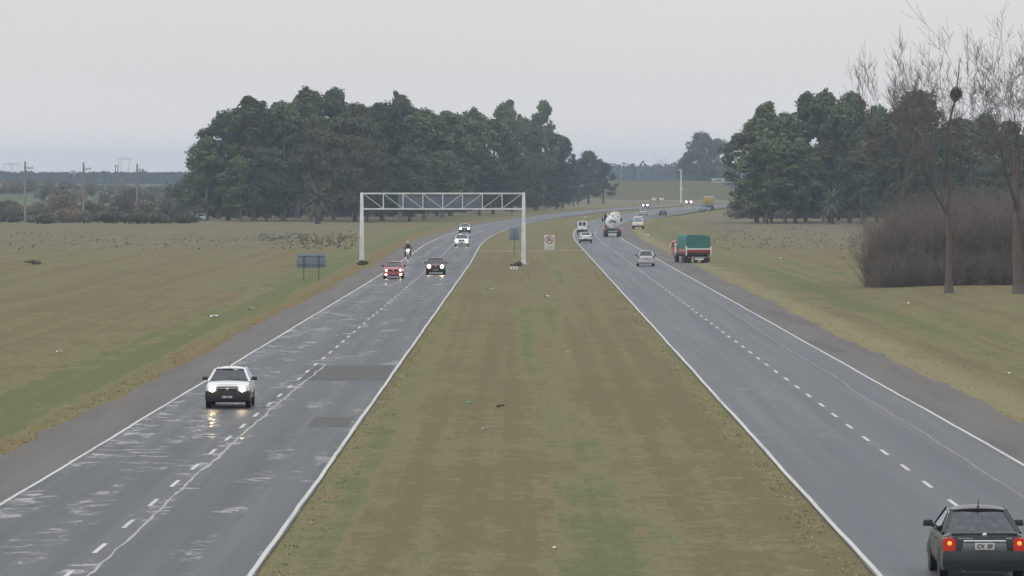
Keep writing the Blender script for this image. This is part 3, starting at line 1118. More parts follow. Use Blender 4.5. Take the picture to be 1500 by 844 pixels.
# ---- thicket of bare stems
def stem_bush(seed, H, Rr, nst, rad):
    rng = np.random.default_rng(seed)
    q = []
    def strip_(p0, p1, w0, w1):
        d = p1 - p0
        s_ = np.cross(d, rng.normal(size=3))
        s_ /= (np.linalg.norm(s_) + 1e-9)
        q.extend([p0 - s_ * w0, p0 + s_ * w0, p1 + s_ * w1, p1 - s_ * w1])
        s2 = np.cross(d, s_)
        s2 /= (np.linalg.norm(s2) + 1e-9)
        q.extend([p0 - s2 * w0, p0 + s2 * w0, p1 + s2 * w1, p1 - s2 * w1])
    for i in range(nst):
        a, r = rng.random() * 6.283, Rr * math.sqrt(rng.random())
        p = np.array([r * math.cos(a) * .75, r * math.sin(a) * .75, -.1])
        out_ = np.array([math.cos(a), math.sin(a), 0]) * (.02 + .16 * r / Rr)
        h = H * rng.uniform(.35, .95) * (1 - .35 * (r / Rr) ** 2)
        d = np.array([0, 0, 1.0]) + out_ + rng.normal(size=3) * .16
        n = 4
        for s_ in range(n):
            d = d + rng.normal(size=3) * .16
            d[2] = max(d[2], .45)
            d /= np.linalg.norm(d)
            p2 = p + d * h / n
            strip_(p, p2, rad * (1 - .2 * s_), rad * (.82 - .2 * s_))
            for t in range(6):
                td = d * .7 + rng.normal(size=3) * .62
                td /= np.linalg.norm(td)
                pa = p + (p2 - p) * rng.random()
                pb = pa + td * rng.uniform(.35, 1.0)
                strip_(pa, pb, rad * .42, rad * .3)
                td2 = td + rng.normal(size=3) * .5
                td2 /= np.linalg.norm(td2)
                strip_(pb, pb + td2 * rng.uniform(.25, .6), rad * .3, rad * .15)
            p = p2
    return np.array(q)
th_meshes = [fast_mesh("stems", stem_bush(70 + i, 8.0, 2.9, 210, .020), 4, M["thicket"]) for i in range(3)]
low_meshes = [fast_mesh("twigs", stem_bush(90 + i, 3.4, 2.4, 170, .022), 4, M["thicket"]) for i in range(2)]
GT = "bare shrubs of the brown thicket"
rnd = random.Random(12)
tl = "tall bare brown shrub packed inside the thicket behind the bare trees"
specs = [(1300, 418, 296, 0), (1313, 417, 270, 1), (1338, 419, 262, 2), (1362, 417, 256, 0), (1386, 419, 250, 1), (1410, 417, 248, 2), (1434, 419, 244, 0), (1458, 417, 250, 1), (1482, 419, 246, 2), (1505, 418, 250, 0),
         (1312, 412, 268, 2), (1328, 412, 262, 0), (1352, 411, 258, 1), (1376, 412, 252, 2), (1400, 411, 250, 0), (1424, 412, 246, 1), (1448, 411, 244, 2), (1472, 412, 246, 0), (1496, 411, 250, 1)]
for i, (px, by, ty, k_) in enumerate(specs):
    x, yy = at(px, by)
    h = (by - ty) / (F_PX / yy)
    root = empty("bare_shrub", (x, yy, ground_z(x, yy)), rnd.random() * 6.28)
    sx = rnd.uniform(.72, .9)
    root.scale = (sx, sx, h / 8.0 * rnd.uniform(.90, 1.12))
    link_mesh("stems", th_meshes[k_], root)
    if i in (0,):
        tag(root, "bare brown shrub forming the rounded left end of the thicket", "shrub", GT)
    else:
        tag(root, tl, "shrub", GT)
for i, px in enumerate((1301, 1314, 1330, 1352, 1374, 1400, 1424, 1446, 1470, 1494)):
    x, yy = at(px, 419 + (i % 2))
    root = empty("bare_shrub", (x, yy, ground_z(x, yy)), rnd.random() * 6.28)
    root.scale = (.72, .72, rnd.uniform(.85, 1.15))
    link_mesh("twigs", low_meshes[i % 2], root)
    tag(root, "low bare brown shrub along the dark foot of the thicket", "shrub", GT)

# ---- scrub of the left field
def scrub_mesh(seed, m, leaves, size, Rr, H):
    rng = np.random.default_rng(seed)
    cs, rs = [], []
    for i in range(11):
        a, r = rng.random() * 6.28, Rr * math.sqrt(rng.random()) * .75
        cr = rng.uniform(.22, .4) * H
        cs.append((r * math.cos(a), r * math.sin(a), cr * .7 + (H - cr * 1.5) * rng.random() * (1 - .5 * (r / Rr) ** 2)))
        rs.append(cr)
    return fast_mesh("foliage", leaf_quads(rng, cs, rs, leaves, size, .85, .8, .2), 4, m)
sc_m = [scrub_mesh(1, M["scrub_green"], 2200, .26, 3.2, 4.2), scrub_mesh(2, M["scrub_brown"], 1700, .22, 3.0, 5.0), scrub_mesh(3, M["scrub_grey"], 1700, .22, 3.2, 4.6), scrub_mesh(4, M["scrub_green"], 2000, .24, 2.6, 5.4)]
sb = MB()
for i in range(7):
    a = i * .9
    sb.tube([(0.1 * math.cos(a), .1 * math.sin(a), -.1), (.6 * math.cos(a), .6 * math.sin(a), 1.3), (1.3 * math.cos(a), 1.3 * math.sin(a), 3.0)], [.09, .06, .02], 5)
stem_o = sb.build("stem", M["bark_dark"])
stem_me = stem_o.data
bpy.data.objects.remove(stem_o)
GX = "bushes of the scrub along the left field"
sl = ["green leafy bush in the scrub beyond the left field", "rusty brown half bare bush in the scrub beyond the left field", "grey half bare bush in the scrub beyond the left field", "tall green bush in the scrub beyond the left field"]
rnd = random.Random(77)
def scrub(px, by, ty, k_, wpx, label=None):
    x, yy = at(px, by)
    ppm = F_PX / yy
    root = empty("bush", (x, yy, ground_z(x, yy)), rnd.random() * 6.28)
    h = max(.5, (by - ty) / ppm)
    ww = wpx / ppm
    root.scale = (ww / [7, 6.5, 7, 6][k_], ww / [7, 6.5, 7, 6][k_], h / [4.2, 5, 4.6, 5.4][k_])
    link_mesh("foliage", sc_m[k_], root)
    link_mesh("stem", stem_me, root)
    tag(root, label or sl[k_], "bush", GX)
for i in range(34):        # front hedge, low and dark
    px = -6 + i * 8.6 + rnd.uniform(-3, 3)
    scrub(px, rnd.uniform(324, 329), rnd.uniform(303, 314), rnd.choice((0, 0, 2, 1, 3)), rnd.uniform(26, 42))
for i in range(30):        # second rank
    px = -4 + i * 9.6 + rnd.uniform(-4, 4)
    scrub(px, rnd.uniform(310, 318), rnd.uniform(288, 302), rnd.choice((0, 1, 2, 3, 2)), rnd.uniform(22, 38))
for i in range(36):        # third rank with taller brown trees
    px = -4 + i * 8.1 + rnd.uniform(-4, 4)
    scrub(px, rnd.uniform(293, 303), rnd.uniform(269, 284), rnd.choice((1, 2, 2, 3, 2)), rnd.uniform(18, 32))
scrub(92, 318, 272, 1, 46, "tall rusty brown bush left of the second utility pole")
scrub(212, 321, 289, 1, 44, "ochre brown rounded bush in the scrub left of the grove")
scrub(180, 316, 280, 3, 34, "dark green tree-like bush left of the ochre bush")
scrub(246, 322, 280, 2, 40, "pale grey bare bush next to the left grove")
scrub(262, 316, 262, 0, 46, "dark green bush leaning out at the left foot of the grove")
scrub(262, 322, 296, 0, 40, "dark low bush in front of the left foot of the grove")
scrub(48, 387.5, 380, 2, 30, "single low dark shrub alone on the left field")
scrub(1086, 314, 300, 1, 20, "small brown bush below the right grove's left end")

GU = "undergrowth bushes between the grove trunks"
def under(px, d, hpx, k_, wpx, label):
    x, yy = at_d(px, d)
    ppm = F_PX / d
    root = empty("undergrowth_bush", (x, yy, 0), rnd.random() * 6.28)
    q = wpx / ppm / [7, 6.5, 7, 6][k_]
    root.scale = (q, q, hpx / ppm / [4.2, 5, 4.6, 5.4][k_])
    link_mesh("foliage", sc_m[k_], root)
    link_mesh("stem", stem_me, root)
    tag(root, label, "bush", GU)
for i in range(30):
    t = i / 29
    under(300 + 520 * t + rnd.uniform(-5, 5), 1075 + (60 * t if t < .55 else 33 + (t - .55) * 850), rnd.uniform(24, 44), rnd.choice((0, 2, 3, 0, 1)), rnd.uniform(34, 52), "dim bush among the trunks of the left grove")
for i in range(24):
    under(1082 + 18 * i + rnd.uniform(-5, 5), 1040, rnd.uniform(16, 36), rnd.choice((0, 2, 3, 0, 1)), rnd.uniform(30, 44), "dim bush among the trunks of the right grove")

# ---- far woods on the horizon
def far_wood(name, x0, x1, Y, z, hmin, hmax, n, seed, label):
    rng = np.random.default_rng(seed)
    cs, rs = [], []
    for i in range(n):
        x = x0 + (x1 - x0) * rng.random()
        h = hmin + (hmax - hmin) * (.5 + .5 * math.sin(x * .013 + seed) * math.sin(x * .0041 + 1)) * rng.uniform(.6, 1.1)
        for j in range(3):
            r = h * rng.uniform(.22, .34)
            cs.append((x + rng.normal() * h * .2, Y + rng.normal() * 25, max(r * .5, h * (.12 + .62 * j / 2) - r * .2)))
            rs.append(r)
    cs = np.array(cs)
    cs[:, 2] += z
    me = fast_mesh(name, leaf_quads(rng, cs, rs, n * 80, 1.9, .9, .6), 4, M["far_leaf"])
    o = link_mesh(name, me)
    tag(o, label, "wood", None, "stuff")
far_wood("far_wood", -520, -120, 3350, 5.0, 6.6, 8.2, 460, 3, "hazy blue band of far woodland on the left horizon")
far_wood("distant_wood", -120, 420, 3600, 0, 18.5, 22, 620, 9, "blue hazy line of far trees above the embankment")
far_wood("horizon_wood", -900, 1500, 5200, 2, 11, 15, 500, 5, "hazy far woodland along the horizon behind the groves")
# bare-topped far tree over the embankment
fx, fy = at_d(970, 2500)
fb = build_bare("bare_tree", bare_tree(5, 12.5, 1.0, .22, 4), (fx, fy, 0), 0, "far hazy bare tree poking up above the embankment")
fb.scale = (1.3, 1.3, 1.42)

# ---- weeds and tufts (uncountable)
rng = np.random.default_rng(5)
cs, rs = [], []
for i in range(1300):
    if i < 900:
        px, py = rng.normal(430, 80), rng.normal(352, 6.5)
        if px > 522 or py < 336 or py > 366: continue
        r = rng.uniform(.04, .16) * (1.2 if px > 380 else .7)
    elif i < 1100:
        px, py = rng.uniform(10, 350), rng.uniform(340, 366)
        r = rng.uniform(.05, .14)
    else:
        px, py = rng.uniform(1045, 1260), rng.uniform(333, 366)
        r = rng.uniform(.05, .14)
    x, yy = at(px, py)
    cs.append((x, yy, r * .55))
    rs.append(r)
o = link_mesh("weeds", fast_mesh("weeds", leaf_quads(rng, cs, rs, 15000, .075, .8, 1.0, .8), 4, M["weed"]))
tag(o, "scattered dark weeds and clods on the fields", "weeds", None, "stuff")

def tufts(name, n, seed, fx_, y0, y1, hmin, hmax, label, wd=.05):
    rng = np.random.default_rng(seed)
    q = []
    for i in range(n):
        Y = y0 * (y1 / y0) ** (rng.random() ** .9)
        x = fx_(Y, rng)
        u = x - cR(Y)
        z = ground_z(u, Y) - .01
        for k_ in range(5):
            a = rng.random() * 6.283
            h = rng.uniform(hmin, hmax)
            b0 = np.array([x + rng.normal() * .08, Y + rng.normal() * .08, z])
            tip = b0 + np.array([math.cos(a) * h * 1.6, math.sin(a) * h * 1.6, h * .8])
            s_ = np.array([-math.sin(a), math.cos(a), 0]) * wd
            q += [b0 - s_, b0 + s_, tip + s_ * .2, tip - s_ * .2]
    o = link_mesh(name, fast_mesh(name, np.array(q), 4, M["tuft"]))
    tag(o, label, "grass", None, "stuff")
def fx_edge(Y, rng):
    k_ = rng.integers(4)
    if k_ == 0: return left_outer(Y) - 2.35 - abs(rng.normal()) * .5
    if k_ == 1: return right_outer(Y) + 2.6 + abs(rng.normal()) * .5
    if k_ == 2: return left_inner(Y) + .24 + abs(rng.normal()) * .35
    return right_inner(Y) - .24 - abs(rng.normal()) * .35
tufts("verge_grass", 2600, 4, fx_edge, 95, 600, .02, .06, "ragged grass fringe along the asphalt edges", .02)
def fx_side(Y, rng):
    return rng.uniform(-60, -15) if rng.random() < .5 else rng.uniform(18, 60)
tufts("field_grass", 2200, 8, fx_side, 120, 800, .02, .08, "dry grass tufts on the fields beside the road", .025)

# ------------------------------------------------------------------ gantry, signs, poles
def text_mb(body, size, name, m, parent, loc, rot, ext=.004, align='CENTER', bold=0.0):
    cu = bpy.data.curves.new(name, 'FONT')
    cu.body = body
    cu.size = size
    cu.extrude = ext
    cu.offset = bold
    cu.align_x = align
    cu.align_y = 'CENTER'
    t = bpy.data.objects.new(name, cu)
    C.objects.link(t)
    bpy.context.view_layer.update()
    me = bpy.data.meshes.new_from_object(t.evaluated_get(bpy.context.evaluated_depsgraph_get()))
    bpy.data.objects.remove(t)
    bpy.data.curves.remove(cu)
    me.name = name
    me.materials.clear()
    me.materials.append(m)
    o = bpy.data.objects.new(name, me)
    C.objects.link(o)
    o.parent = parent
    o.location = loc
    o.rotation_euler = rot
    return o

GY = 496.0
gx0, gx1 = (530 - VPX) * GY / F_PX, (767 - VPX) * GY / F_PX
gan = empty("sign_gantry", ((gx0 + gx1) / 2, GY, 0))
tag(gan, "white lattice sign gantry spanning the left carriageway", "gantry")
hw = (gx1 - gx0) / 2
for s_ in (-1, 1):
    b = MB()
    zb = ground_z((gx0 if s_ < 0 else gx1), GY)
    b.loft([[(s_ * hw + x * a, y * a, z) for x, y in ((-1, -1), (1, -1), (1, 1), (-1, 1))] for a, z in ((.24, zb - .2), (.145, 6.86))])
    b.build("post", M["white_steel"], gan, bevel=.02)
    b = MB()
    b.box(s_ * hw, 0, zb + .02, 1.1, 1.1, .22)
    b.build("footing", M["concrete"], gan, bevel=.03)
zt, zl = 6.78, 5.28
for z in (zt, zl):
    b = MB()
    for y in (-.3, .3):
        b.box(0, y, z, 2 * hw - .3, .11, .14)
    b.build("chord", M["white_steel"], gan)
nb = 8
for i in range(nb + 1):
    x = -hw + .17 + i * (2 * hw - .34) / nb
    if 0 < i < nb:
        b = MB()
        for y in (-.3, .3): b.box(x, y, (zt + zl) / 2, .085, .07, zt - zl - .141)
        b.build("strut", M["white_steel"], gan)
    if i < nb:
        x2 = -hw + .17 + (i + 1) * (2 * hw - .34) / nb
        za, zc = (zt - .07, zl + .07) if i < 4 else (zl + .07, zt - .07)
        b = MB()
        b.bar((x + .05, -.3, za), (x2 - .05, -.3, zc), .06, .05)
        b.build("diagonal", M["white_steel"], gan)
for i in range(3):
    xa = -hw + (583 - 530) / 237 * 2 * hw + i * ((705 - 583) / 237 * 2 * hw / 3)
    wd = (705 - 583) / 237 * 2 * hw / 3 - .04
    b = MB()
    b.box(xa + wd / 2, .46, (zt + zl) / 2 + .02, wd, .06, 1.52)
    b.build("sign_panel", M["sign_back_grey"], gan, bevel=.008)

def back_sign(name, px, by, width, top, bot, npost, m, label, cat, posts=.085, frame=True):
    x, yy = at(px, by)
    r = empty(name, (x, yy, ground_z(x, yy)))
    b = MB()
    b.box(0, 0, (top + bot) / 2, width, .035, top - bot)
    b.build("panel", m, r, bevel=.006)
    for i in range(npost):
        xx = 0 if npost == 1 else (-.5 + i) * width * .52
        b = MB()
        b.box(xx, -.065, (top - .12) / 2 - .15, posts, .08, top - .12 + .3)
        b.build("post", M["post_grey"], r)
    if frame:
        for z in (top - .22, bot + .22):
            b = MB()
            b.box(0, -.028, z, width * .93, .016, .06)
            b.build("rail", M["post_grey"], r)
    return tag(r, label, cat)
back_sign("road_sign", 456, 409, 2.36, 2.12, .98, 2, M["sign_back"], "blue grey back of a wide road sign on two posts on the left verge", "sign")
back_sign("road_sign", 753.5, 372, 1.06, 2.98, 1.6, 1, M["sign_back"], "upright blue grey back of a sign just left of the right gantry post", "sign", .07, False)

# no U-turn sign
ux, uy = at(805, 380)
us_ = empty("no_u_turn_sign", (ux, uy, ground_z(ux, uy)))
tag(us_, "white no U-turn sign with a red ring on two posts in the median", "sign")
b = MB()
b.box(0, 0, 1.80, 1.0, .03, 1.52)
b.build("panel", M["sign_white"], us_, bevel=.006)
for s_ in (-1, 1):
    b = MB()
    b.box(s_ * .33, .06, .95, .075, .075, 2.3)
    b.build("post", M["galv"], us_)
b = MB()
n = 32
ring = [[(math.cos(2 * math.pi * i / n) * r, y, 2.08 + math.sin(2 * math.pi * i / n) * r) for i in range(n)] for r, y in ((.43, -.017), (.43, -.024), (.335, -.024), (.335, -.017))]
b.loft(ring, cap=False)
b.bar((-.25, -.028, 2.08 + .25), (.25, -.028, 2.08 - .25), .10, .006, (0, -1, 0))
b.build("prohibition_ring", M["sign_red"], us_)
b = MB()
pts = [(.15, 1.88), (.15, 2.12)] + [(.15 * math.cos(a), 2.12 + .15 * math.sin(a)) for a in [math.pi * q / 8 for q in range(1, 9)]] + [(-.15, 2.0)]
for p, q in zip(pts[:-1], pts[1:]): b.bar((p[0], -.021, p[1]), (q[0], -.021, q[1]), .085, .005, (0, -1, 0))
b.panel([(-.27, -.019, 2.02), (-.03, -.019, 2.02), (-.15, -.019, 1.86)], .004)
b.build("u_turn_arrow", M["sign_black"], us_)
for z, ws in ((1.42, (.16, .12, .2, .1)), (1.24, (.2, .1, .16, .12))):
    b = MB()
    x = -.34
    for q in ws:
        b.box(x + q / 2, -.0175, z, q, .005, .07)
        x += q + .03
    b.build("lettering_line", M["sign_grey"], us_)

# small painted marker and dark bush at the gantry foot
mx_, my_ = at(753, 393.5)
mk = empty("kerb_marker", (mx_, my_, ground_z(mx_, my_)))
tag(mk, "small black and white concrete marker at the foot of the gantry", "marker")
b = MB()
for i in range(3): b.box(-.26 + i * .26, 0, .13, .2, .25, .34)
b.build("white_block", M["sign_white"], mk, bevel=.015)
b = MB()
for i in range(3): b.box(-.26 + i * .26, 0, .405, .21, .26, .2)
b.build("black_cap", M["sign_black"], mk, bevel=.015)
scrub(758.5, 389, 380.5, 0, 15, "small dark bush at the foot of the right gantry post")
scrub(531, 388.5, 386, 0, 20, "flat green weeds round the foot of the left gantry post")

# utility poles
def utility_pole(px, d, top, label, arms=1):
    x, yy = at_d(px, d)
    zg = ground_z(x, yy)
    h = CAM_H + (HOR - top) * d / F_PX - zg
    r = empty("utility_pole", (x, yy, zg))
    b = MB()
    b.tube([(0, 0, -.4), (0, 0, h * .5), (0, 0, h)], [.24, .21, .16], 10)
    b.build("pole", M["wood_pole"], r, smooth=True)
    b = MB()
    b.box(.62, -.16, h - 1.25, 1.75, .12, .15)
    b.bar((.05, -.2, h - 1.95), (.8, -.16, h - 1.3), .07)
    b.build("crossarm", M["wood_pole"], r)
    for xx in (.5, 1.3):
        b = MB()
        b.lathe([(.03, 0), (.08, .06), (.05, .12), (.09, .18), (.03, .26)], (xx, -.16, h - 1.17), 'Z', 8)
        b.build("insulator", M["sign_back_grey"], r)
    b = MB()
    b.box(.1, -.2, h - 2.9, .9, .1, .11)
    b.build("lower_crossarm", M["wood_pole"], r)
    return tag(r, label, "utility pole", "utility poles along the left field")
utility_pole(37, 946, 236.5, "leftmost grey utility pole with a one sided crossarm")
utility_pole(122.5, 976, 238, "second utility pole from the left, rising from the scrub")
utility_pole(201, 1057, 240, "third single utility pole, left of the grove, half hidden by scrub")
utility_pole(283, 1120, 236, "utility pole peeking out right beside the leftmost grove tree")
x, yy = at_d(171, 1230)
h = CAM_H + (HOR - 241.5) * 1230 / F_PX
r = empty("twin_pole", (x, yy, 0))
tag(r, "twin post pole with two crossbars behind the left scrub", "utility pole")
for s_ in (-1, 1):
    b = MB()
    b.tube([(s_ * .3, 0, -.3), (s_ * .3, 0, h)], [.15, .11], 8)
    b.build("post", M["wood_pole"], r, smooth=True)
b = MB()
b.box(0, -.15, h - .3, 1.0, .12, .14)
b.box(.1, -.15, h - 2.1, 1.3, .12, .14)
b.build("crossbar", M["wood_pole"], r)

def pylon(px, d, top, label):
    x, yy = at_d(px, d)
    zg = ground_z(x, yy)
    H = CAM_H + (HOR - top) * d / F_PX - zg
    r = empty("transmission_pylon", (x, yy, zg))
    w0, t = 5.4, .24
    b = MB()
    for s_ in (-1, 1):
        for o in (0, 1.1):
            b.bar((s_ * (.35 + o), 0, 0), (s_ * (w0 - 1.4 + o), 0, H * .93), t * .8)
        for i in range(8):
            a = i / 8
            b_ = (i + 1) / 8
            xa, xb_ = s_ * (.35 + (w0 - 1.75) * a), s_ * (.35 + 1.1 + (w0 - 1.75) * b_)
            b.bar((xa, 0, H * .93 * a), (xb_, 0, H * .93 * b_), t * .5)
    b.build("leg_frame", M["galv"], r)
    b = MB()
    b.bar((-w0 - .8, 0, H), (w0 + .8, 0, H), t)
    b.bar((-w0 - .8, 0, H * .93), (w0 + .8, 0, H * .93), t * .8)
    for i in range(10):
        xa = -w0 + i * w0 / 5
        b.bar((xa, 0, H * .93), (xa + w0 / 5, 0, H), t * .5)
    b.build("crossbeam", M["galv"], r)
    return tag(r, label, "pylon", "far transmission pylons on the left horizon")
pylon(183, 4300, 232, "pale V shaped transmission pylon on the horizon right of the twin pole")
pylon(12, 5200, 239, "faint transmission pylon at the left edge of the picture")
pylon(22, 5000, 240, "faint pylon just left of the leftmost utility pole")

def lamp_post(px, base_y, top, rad, m, label, zb=0.0, d=None, head=True):
    x, yy = at(px, base_y) if d is None else at_d(px, d)
    h = CAM_H + (HOR - top) * yy / F_PX - zb
    r = empty("lamp_post", (x, yy, zb))
    b = MB()
    b.tube([(0, 0, -.3), (0, 0, h * .6), (0, 0, h)], [rad * 1.15, rad, rad * .8], 10)
    b.build("pole", m, r, smooth=True)
    if head:
        b = MB()
        b.box(-.45, 0, h + .05, 1.1, .5, .28)
        b.build("lamp_head", m, r, bevel=.06)
        b = MB()
        b.box(rad + .25, -.1, h * .42, .5, .4, .5)
        b.build("control_box", m, r, bevel=.03)
    return tag(r, label, "lamp post", "poles near the bridge")
lamp_post(997.5, 298, 249, .24, M["white_steel"], "tall thick white lamp post beside the far end of the left road")
lamp_post(980.5, 298.5, 262, .12, M["wood_pole"], "thin brownish pole left of the thick white lamp post", head=False)
lamp_post(1024.5, 292.5, 266, .13, M["white_steel"], "left of two thin pale poles on the embankment corner", head=False)
lamp_post(1028, 292.3, 266.5, .11, M["galv"], "right of two thin pale poles on the embankment corner", head=False)
lamp_post(910, 0, 244, .13, M["galv"], "thin grey pole standing on the left end of the embankment top", BH, BY, False)
lamp_post(935, 0, 246, .11, M["galv"], "fainter thin pole further right on the embankment top", BH, BY, False)
# low white board near the embankment foot
x, yy = at(963.5, 297)
r = empty("low_barrier", (x, yy, 0))
tag(r, "long low white barrier with a dark gap before the embankment", "barrier")
for s_ in (-1, 1):
    b = MB()
    b.box(s_ * 1.25, 0, 1.25, 1.7, .12, .75)
    b.build("white_board", M["sign_white"], r, bevel=.02)
for xx in (-2.3, -.3, .3, 2.2):
    b = MB()
    b.box(xx, .12, .9, .18, .12, 1.9)
    b.build("post", M["post_grey"], r)
b = MB()
b.box(0, .02, 1.15, .62, .1, .7)
b.build("dark_board", M["sign_black"], r)
x, yy = at(1007, 309)
r = empty("small_sign", (x, yy, 0))
tag(r, "small pale sign board on the far grass strip between the roads", "sign")
b = MB()
b.box(0, 0, .85, .8, .05, .75)
b.build("panel", M["sign_white"], r)
b = MB()
b.box(0, .06, .5, .1, .06, 1.4)
b.build("post", M["post_grey"], r)
b = MB()
b.box(-.05, -.03, .85, .4, .01, .35)
b.build("symbol", M["sign_black"], r)

# ------------------------------------------------------------------ cars
def wheel(parent, x, y, rad, wd, rim_m=None, hub=True):
    s_ = 1 if x > 0 else -1
    b = MB()
    b.lathe([(rad * .62, -wd / 2), (rad * .93, -wd / 2), (rad, -wd * .34), (rad, wd * .34), (rad * .93, wd / 2), (rad * .62, wd / 2)], (x, y, rad), 'X', 22)
    t = b.build("wheel", M["tyre"], parent, smooth=True)
    b = MB()
    o = s_ * wd * .36
    b.lathe([(rad * .63, o - s_ * .03), (rad * .63, o), (rad * .5, o - s_ * .02), (rad * .2, o + s_ * .02), (rad * .05, o + s_ * .02)], (x, y, rad), 'X', 16)
    rb = b.build("rim", rim_m or M["rim"], t, smooth=True)
    return t

def sect(y, zb, zt, hw_, crown=.02, tuck=.10):
    """closed body cross-section"""
    h = zt - zb
    half = [(hw_ * .80, zb), (hw_ * .93, zb + .05 * h), (hw_ * .985, zb + .18 * h), (hw_, zb + .42 * h), (hw_ * .995, zb + .62 * h), (hw_ * .975, zb + .80 * h), (hw_ * (1 - tuck * .55), zb + .93 * h), (hw_ * (1 - tuck) * .93, zt), (hw_ * .45, zt + crown * .8)]
    pts = [(x, y, z) for x, z in half] + [(0, y, zt + crown)] + [(-x, y, z) for x, z in reversed(half)]
    return pts

def curved_bar(hw_, y0, sgn, z0, z1, proud, wrap, bow, top_round=.02, n=13):
    """bumper-like bar that bows out in the middle and wraps round the corners; sgn=+1 front"""
    path = []
    for i in range(n):
        t = -1 + 2 * i / (n - 1)
        path.append((t * hw_, y0 + sgn * (proud - bow * abs(t) ** 3)))
    path = [(-hw_ - .012, path[0][1] - sgn * wrap)] + path + [(hw_ + .012, path[-1][1] - sgn * wrap)]
    secs = []
    m_ = len(path)
    for i, (x, y) in enumerate(path):
        a, c = path[max(0, i - 1)], path[min(m_ - 1, i + 1)]
        tx, ty = c[0] - a[0], c[1] - a[1]
        l_ = math.hypot(tx, ty)
        nx_, ny_ = ty / l_ * -sgn * -1, -tx / l_ * -sgn * -1
        nx_, ny_ = (-ty / l_ * sgn, tx / l_ * sgn)
        th = .10
        h = z1 - z0
        secs.append([(x - nx_ * th, y - ny_ * th, z0), (x - nx_ * .015, y - ny_ * .015, z0), (x, y, z0 + h * .25), (x, y, z1 - h * .22), (x - nx_ * .02, y - ny_ * .02, z1), (x - nx_ * th, y - ny_ * th, z1)])
    return secs

def bilerp(a, b, c, d, u, v):
    return (Vector(a) * (1 - u) + Vector(b) * u) * (1 - v) + (Vector(d) * (1 - u) + Vector(c) * u) * v

def sheet(b, a, bb, c, d, off, bulge, nu=6, nv=3, thick=.012, inset=0.0, arch=0.0):
    """thin curved pane between 4 corners (a,b bottom; c,d top)"""
    nrm = (Vector(bb) - Vector(a)).cross(Vector(d) - Vector(a)).normalized()
    g = []
    for j in range(nv + 1):
        for i in range(nu + 1):
            u, v = inset + (1 - 2 * inset) * i / nu, inset + (1 - 2 * inset) * j / nv
            p = bilerp(a, bb, c, d, u, v) + nrm * (off + bulge * (1 - (2 * i / nu - 1) ** 2)) + Vector((0, 0, arch * j / nv * (1 - abs(2 * i / nu - 1) ** 2.6)))
            g.append(p)
    k_ = len(g)
    vs = g + [p - nrm * thick for p in g]
    fs = []
    W = nu + 1
    for j in range(nv):
        for i in range(nu):
            q = j * W + i
            fs.append((q, q + 1, q + W + 1, q + W))
            fs.append((k_ + q + W, k_ + q + W + 1, k_ + q + 1, k_ + q))
    edge = [i for i in range(W)] + [j * W + nu for j in range(1, nv + 1)] + [nv * W + i for i in range(nu - 1, -1, -1)] + [j * W for j in range(nv - 1, 0, -1)]
    for i in range(len(edge)):
        p, q = edge[i], edge[(i + 1) % len(edge)]
        fs.append((p, k_ + p, k_ + q, q))
    b.add(vs, fs)

